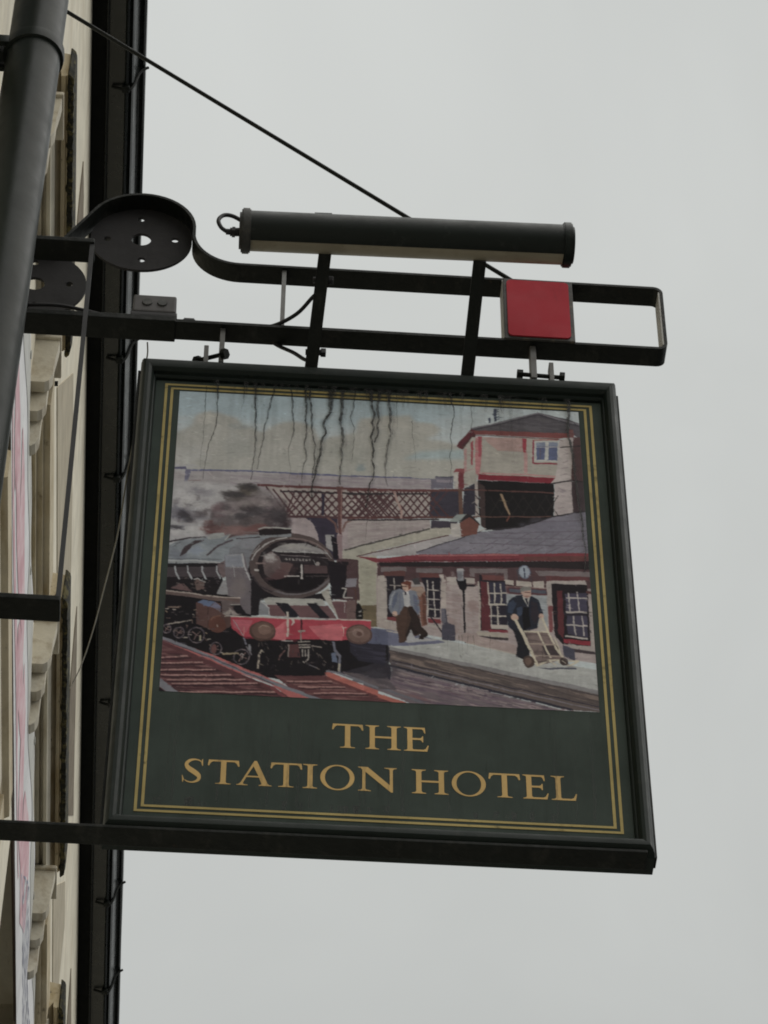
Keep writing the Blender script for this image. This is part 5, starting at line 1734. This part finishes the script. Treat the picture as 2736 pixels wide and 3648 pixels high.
for k in range(26):
    u = rnd.uniform(.02, .82); run([(u, 1.122 + rnd.uniform(0, .01)), (u, 1.146)], rnd.uniform(.003, .009), rnd.uniform(.2, .6), rnd.uniform(.3, .7))
me = bpy.data.meshes.new('dirt_runs'); me.from_pydata(verts, [], faces); me.update()
at = me.attributes.new('thick', 'FLOAT', 'POINT'); at.data.foreach_set('value', alpha)
dr_ = link('dirt_stain', me, 'dirt_run', sg); dr_['kind'] = 'stuff'

# ------------------------------------------------------------------ tube lamp over the sign
YL = YS - .194
la = empty('sign_lamp', (.30, YS, bz(-.05)), 'dark green tube lamp with yellowed diffuser on two struts above the sign', 'lamp')
PA, PB = Vector((-.024, YL, 6.962)), Vector((.625, YL, 6.977))
RL = .0405
dd = (PB - PA).normalized(); toC = Vector((0, -.60, -.80)); dn = Vector((0, .80, -.60))
def rod_half(name, mat, a0, a1, r, parent, e0=0, e1=0, thick=True):
    loops = []
    for P in (PA + dd * e0, PB - dd * e1):
        L = []
        for k in range(25):
            a = math.radians(a0 + (a1 - a0) * k / 24)
            L.append(P + (toC * math.cos(a) + dn * math.sin(a)) * r)
        for k in range(25):
            a = math.radians(a1 + (a0 - a1) * k / 24)
            L.append(P + (toC * math.cos(a) + dn * math.sin(a)) * (r - .003))
        loops.append(L)
    return MB().quadstrip(loops).build(name, mat, parent, 40)
hs = rod_half('housing', 'lamp_green', -168, 26, RL, la, .014, .014)
rod_half('diffuser', 'diffuser', 27, 191, RL - .0012, la, .014, .014)
for P, s_, nm in ((PA, 1, 'cap_grey'), (PB, -1, 'lamp_green')):
    mb = MB(); mb.cyl(P, P + dd * s_ * .018, RL + .0045, 40, bev=.0025); mb.cyl(P - dd * s_ * .004, P, RL - .004, 32); mb.build('end_cap', nm, la, 40)
for x in (.130, .440):
    mb = MB(); mb.cyl((x - .012, YL - .012, 6.968 + RL - .003), (x + .022, YL - .012, 6.969 + RL - .003), .009, 12); mb.build('clip', 'lamp_green', hs, 40)
for x0, x1 in ((.126, .142), (.432, .446)):
    b0, b1 = Vector((x0, YS - .004, bz(V0 - wt) + .001)), Vector((x1, YL + .026, 6.968 - .026)); d = (b1 - b0).normalized()
    px = Vector((1, 0, 0)); px = (px - d * px.dot(d)).normalized(); py = d.cross(px)
    mb = MB(); mb.quadstrip([[p + px * sx * .0125 + py * sy * .006 for sx, sy in ((-1, -1), (1, -1), (1, 1), (-1, 1))] for p in (b0, b1)]); mb.build('strut', 'black_iron', la)
for z_, y_, x_ in ((6.905, YS - .118, .136), (6.803, YS - .018, .129)):
    mb = MB(); mb.tube([(x_ - .0150, y_ - .009, z_), (x_ + .0150, y_ - .009, z_ + .001)], .0062, 10, 0); mb.box(x_ + .0145, x_ + .025, y_ - .015, y_ - .003, z_ - .006, z_ + .008, .0015); mb.build('cable_tie', 'black_plastic', la)
mb = MB(); mb.cyl((PA.x - .022, YL, 6.956), (PA.x - .002, YL, 6.957), .0085, 12); mb.cyl((PA.x - .030, YL, 6.956), (PA.x - .020, YL, 6.956), .0062, 10); mb.cyl((PA.x - .018, YL, 6.956), (PA.x - .012, YL, 6.956), .0105, 6); mb.build('cable_gland', 'black_plastic', la, 40)
MB().tube([(PA.x - .028, YL, 6.956), (PA.x - .040, YL - .004, 6.964), (PA.x - .046, YL - .006, 6.984), (PA.x - .036, YL - .004, 7.004), (PA.x - .018, YL, 7.008), (PA.x + .004, YL + .010, 7.004)], .0042, 10).build('flex', 'black_plastic', la, 50)

# ------------------------------------------------------------------ junction box and cables
jb = empty('junction_box', (bx(-.035), YS, ZA + .008), 'grey plastic junction box with cable glands on top of the bracket arm', 'junction box')
jx0, jx1 = bx(-.079), bx(.0065)
bo = MB().box(jx0, jx1, YS - .0265, YS + .018, ZA + .020, ZA + .072, .004).build('lid', 'box_grey', jb)
for x in (jx0 + .028, jx0 + .058):
    mb = MB(); mb.cyl((x, YS - .0268, ZA + .047), (x, YS - .0295, ZA + .047), .0105, 24, r2=.0095); mb.build('knockout', 'cap_grey', bo, 40)
for k in range(9):
    pass
MB().box(jx0 - .003, jx1 + .003, YS - .0255, YS + .02, ZA + .0082, ZA + .0198, .002).build('base', 'black_plastic', jb)
for x, s_ in ((jx0 - .003, -1), (jx1 + .003, 1)):
    mb = MB(); zc = ZA + .0165
    mb.cyl((x, YS - .005, zc), (x + s_ * .016, YS - .005, zc), .0065, 12); mb.cyl((x + s_ * .012, YS - .005, zc), (x + s_ * .036, YS - .005, zc), .0098, 12, bev=.002)
    mb.build('gland', 'black_plastic', jb, 40)
def cable(pts, r, label, name='cable', mat='black_plastic', cat='cable'):
    return tag(MB().tube(pts, r, 10).build(name, mat, None, 50), label, cat)
cable([(jx0 - .036, YS - .005, ZA + .0165), (jx0 - .08, YS - .010, ZA + .026), (jx0 - .14, YS - .014, ZA + .036), (jx0 - .2, YS - .014, ZA + .034), (jx0 - .29, YS - .010, ZA + .028), (WX + .002, YS - .006, ZA + .03)], .0040, 'black cable from the wall into the left gland of the grey box')
cable([(jx1 + .039, YS - .005, ZA + .0155), (jx1 + .07, YS - .01, ZA + .009), (bx(.16), YS - .012, ZA + .0082), (bx(.20), YS - .016, ZA + .0085), (bx(.245), YS - .04, ZA + .020), (bx(.275), YS - .080, ZA + .026), (bx(.287), YS - .098, 6.905)], .0040, 'black cable leaving the grey box and curling up to the lamp strut')
cable([(0.0517,4.1621,6.8854),(0.0659,4.1621,6.8741),(0.0911,4.1521,6.8459),(0.1104,4.1341,6.8054),(0.1191,4.1271,6.7921)], .0040, 'short black cable from under the bracket arm to the strut foot')
wr = empty('bell_wire', (bx(-.05), YS + .03, bz(.1)), 'thin loose wire trailing from the sign edge back to the wall', 'wire')
MB().tube([(-0.1980,4.1761,6.8819),(-0.1957,4.1761,6.8508),(-0.1973,4.1761,6.8195),(-0.2041,4.1761,6.7748),(-0.2012,4.1761,6.7445),(-0.2036,4.1761,6.7096),(-0.2064,4.1761,6.6365),(-0.2089,4.1761,6.5521),(-0.2135,4.1761,6.4692),(-0.2284,4.3284,6.4800),(-0.2654,4.7261,6.7695),(-0.3173,5.3282,7.2644),(-0.3760,5.9373,7.7756),(-0.5660,8.4140,10.2313)], .0015, 8).build('wire', 'wire', wr, 60)
for p in ((-0.2007,4.1761,6.7454),(-0.2027,4.1761,6.5194),):
    MB().box(p[0] - .007, p[0] + .010, p[1] - .006, p[1] + .006, p[2] - .004, p[2] + .006, .0015).build('wire_clip', 'black_plastic', wr)

# ------------------------------------------------------------------ empty banner bracket
YB = 4.03
bb = empty('banner_bracket', (WX, YB, 6.45), 'empty black banner bracket of two flat arms joined by a thin rod', 'bracket')
MB().box(WX - .01, -.311, YB - .026, YB + .026, 6.972, 6.985, .002).build('arm', 'black_iron', bb)
MB().box(WX - .01, -.300, YB - .026, YB + .026, 5.931, 5.944, .002).build('arm', 'black_iron', bb)
mb = MB(); mb.strip([(-.3155, 6.9715), (-.3045, 5.9445)], YB - .022, YB - .014, .0085); mb.build('rod', 'bar_grey', bb)
for z in (6.978, 5.938): MB().box(WX - .001, WX + .010, YB - .04, YB + .04, z - .06, z + .06, .002).build('wall_plate', 'black_iron', bb)

# ------------------------------------------------------------------ advertising banner tied to the wall
bn = empty('vinyl_banner', (WX, 6.5, 8.2), 'long white vinyl banner with faded pink and blue print tied along the wall', 'banner')
BY0, BY1 = 4.6, 8.55
def ban(y, t):
    s_ = (y - BY0) / (BY1 - BY0)
    zb = 7.93 + .19 * s_; zt = 8.40 + .37 * s_ 
    sag = .012 * math.sin(s_ * 31) * t
    x = WX + .006 + .010 * (math.sin(s_ * 19 + t * 2.2) * .5 + .5) * (1 - abs(2 * t - 1) ** 2) + .006 * (math.sin(s_ * 47 + 4 * t) * .5 + .5) * t
    return x, y, zb + (zt - zb) * t + sag
loops = []
for k in range(161):
    y = BY0 + (BY1 - BY0) * k / 160
    L = [ban(y, j / 16) for j in range(17)]
    loops.append(L + [(x - .0012, yy, z) for x, yy, z in reversed(L)])
sheet = MB().quadstrip(loops).build('sheet', 'banner', bn, 60)
def printed(mb, pts, wd):
    """a printed stroke lying on the vinyl: pts (y, t)"""
    for i in range(len(pts) - 1):
        (y0, t0, w0), (y1, t1, w1) = pts[i], pts[i + 1]
        n = max(2, int(abs(y1 - y0) / .02))
        for k in range(n):
            q = []
            for s_, e in ((k / n, 1), ((k + 1) / n, 1), ((k + 1) / n, -1), (k / n, -1)):
                y = y0 + (y1 - y0) * s_; w_ = (w0 + (w1 - w0) * s_) * wd; t_ = t0 + (t1 - t0) * s_ + e * w_
                x, yy, z = ban(y, min(max(t_, .02), .98)); q.append(mb.bm.verts.new((x + .0012, yy, z)))
            mb.bm.faces.new(q)
mb = MB()
for (pts, wd) in (
    ([(4.75, .10, .5), (5.0, .22, 1), (5.3, .28, .6), (5.6, .15, .1)], .10), ([(5.2, .42, .2), (5.45, .34, 1), (5.8, .22, .5), (6.0, .2, .1)], .08),
    ([(5.55, .50, .1), (5.8, .38, .9), (6.05, .30, .8), (6.3, .34, .1)], .09), ([(6.1, .18, .2), (6.3, .2, 1), (6.55, .36, .9), (6.75, .42, .1)], .09),
    ([(6.45, .52, .1), (6.65, .42, 1), (6.9, .28, 1), (7.1, .22, .2)], .09), ([(6.95, .45, .2), (7.1, .36, 1), (7.3, .3, 1.1), (7.45, .3, .2)], .11),
    ([(5.0, .08, .2), (5.6, .06, .8), (6.4, .10, .8), (7.1, .12, .3)], .03)):
    printed(mb, pts, wd * 1.5)
mb.build('pink_print', 'banner_red', sheet)
mb = MB(); printed(mb, [(BY0 + .02, .83, .9), (6.6, .82, 1), (7.6, .80, 1), (8.3, .86, .5)], .125); mb.build('grey_band', 'banner_grey', sheet)
mb = MB(); sc = []
for r_ in range(7):                  # small faded script, far too small to read: one running line
    t0 = .22 + r_ * .055; ys = [7.15 + .05 * r_ + .03 * k for k in range(35)]
    for y in (ys if r_ % 2 == 0 else ys[::-1]): sc.append((y, t0 + (y - 7.2) * .03 + rnd.uniform(-.006, .006), rnd.choice((.25, .5, 1, 1.2))))
printed(mb, sc, .009); bmesh.ops.remove_doubles(mb.bm, verts=mb.bm.verts[:], dist=1e-4)
mb.build('lettering', 'banner_blue', sheet)
for y in (5.48, 6.30, 7.02, 7.75, 8.4):
    x, yy, z = ban(y, .93)
    mb = MB(); mb.cyl((x - .001, yy, z), (x + .004, yy, z), .012, 16); mb.build('eyelet', 'eyelet', bn, 40)

# ------------------------------------------------------------------ sky, light, camera
w = bpy.data.worlds.new('World'); scene.world = w; w.use_nodes = True
nt = w.node_tree; bg = nt.nodes['Background']
sky = nt.nodes.new('ShaderNodeTexSky'); sky.sky_type = 'NISHITA'; sky.sun_disc = False
SUN_EL, SUN_AZ = math.radians(52), math.radians(125)     # azimuth clockwise from +y
sky.sun_elevation = SUN_EL; sky.sun_rotation = SUN_AZ
sky.dust_density = 6; sky.air_density = 1.5
tc = nt.nodes.new('ShaderNodeTexCoord'); n = nt.nodes.new('ShaderNodeTexNoise'); n.inputs['Scale'].default_value = 7; n.inputs['Detail'].default_value = 4; n.inputs['Distortion'].default_value = .6
nt.links.new(tc.outputs['Generated'], n.inputs['Vector'])
sx = nt.nodes.new('ShaderNodeSeparateXYZ'); nt.links.new(tc.outputs['Generated'], sx.inputs['Vector'])
mr = nt.nodes.new('ShaderNodeMapRange'); nt.links.new(sx.outputs['Z'], mr.inputs['Value'])          # overcast: brightest overhead
mr.inputs['From Min'].default_value = .4; mr.inputs['From Max'].default_value = 1; mr.inputs['To Min'].default_value = .74; mr.inputs['To Max'].default_value = 1.16
na = nt.nodes.new('ShaderNodeMapRange'); nt.links.new(n.outputs['Fac'], na.inputs['Value'])
na.inputs['From Min'].default_value = .25; na.inputs['From Max'].default_value = .75; na.inputs['To Min'].default_value = .94; na.inputs['To Max'].default_value = 1.06
mu = nt.nodes.new('ShaderNodeMath'); mu.operation = 'MULTIPLY'; nt.links.new(mr.outputs['Result'], mu.inputs[0]); nt.links.new(na.outputs['Result'], mu.inputs[1])
vm = nt.nodes.new('ShaderNodeVectorMath'); vm.operation = 'SCALE'; vm.inputs[0].default_value = (6.0, 6.15, 5.95); nt.links.new(mu.outputs[0], vm.inputs['Scale'])
c = mix(nt, .95, sky.outputs['Color'], vm.outputs['Vector'])      # unbroken overcast over the blue
nt.links.new(c, bg.inputs['Color']); bg.inputs['Strength'].default_value = .1
sl = bpy.data.lights.new('sun', 'SUN'); sl.energy = 1.6; sl.angle = math.radians(80); sl.color = (1, .97, .92)
so = bpy.data.objects.new('sun', sl); COL.objects.link(so)
sd = Vector((math.sin(SUN_AZ) * math.cos(SUN_EL), math.cos(SUN_AZ) * math.cos(SUN_EL), math.sin(SUN_EL)))
so.rotation_euler = sd.to_track_quat('Z', 'Y').to_euler(); so.location = (20, -20, 30)

cd = bpy.data.cameras.new('camera'); cam = bpy.data.objects.new('camera', cd); COL.objects.link(cam)
R = [[0.99757705, -0.0694778, 0.00358558], [0.05476236, 0.75241391, -0.65641023], [0.0429081, 0.65501614, 0.75439562]]
m4 = Matrix(((R[0][0], -R[1][0], -R[2][0], 0), (R[0][1], -R[1][1], -R[2][1], 0), (R[0][2], -R[1][2], -R[2][2], 1.6), (0, 0, 0, 1)))
cam.matrix_world = m4
cd.sensor_fit = 'HORIZONTAL'; cd.sensor_width = 36; cd.lens = 158.8245
cd.clip_start = .05; cd.clip_end = 2000
scene.camera = cam
scene.view_settings.view_transform = 'Standard'; scene.view_settings.look = 'None'
scene.view_settings.exposure = 0; scene.view_settings.gamma = 1
scene.render.film_transparent = False
scene.cycles.max_bounces = 6; scene.cycles.transparent_max_bounces = 12
scene.cycles.filter_width = 1.85
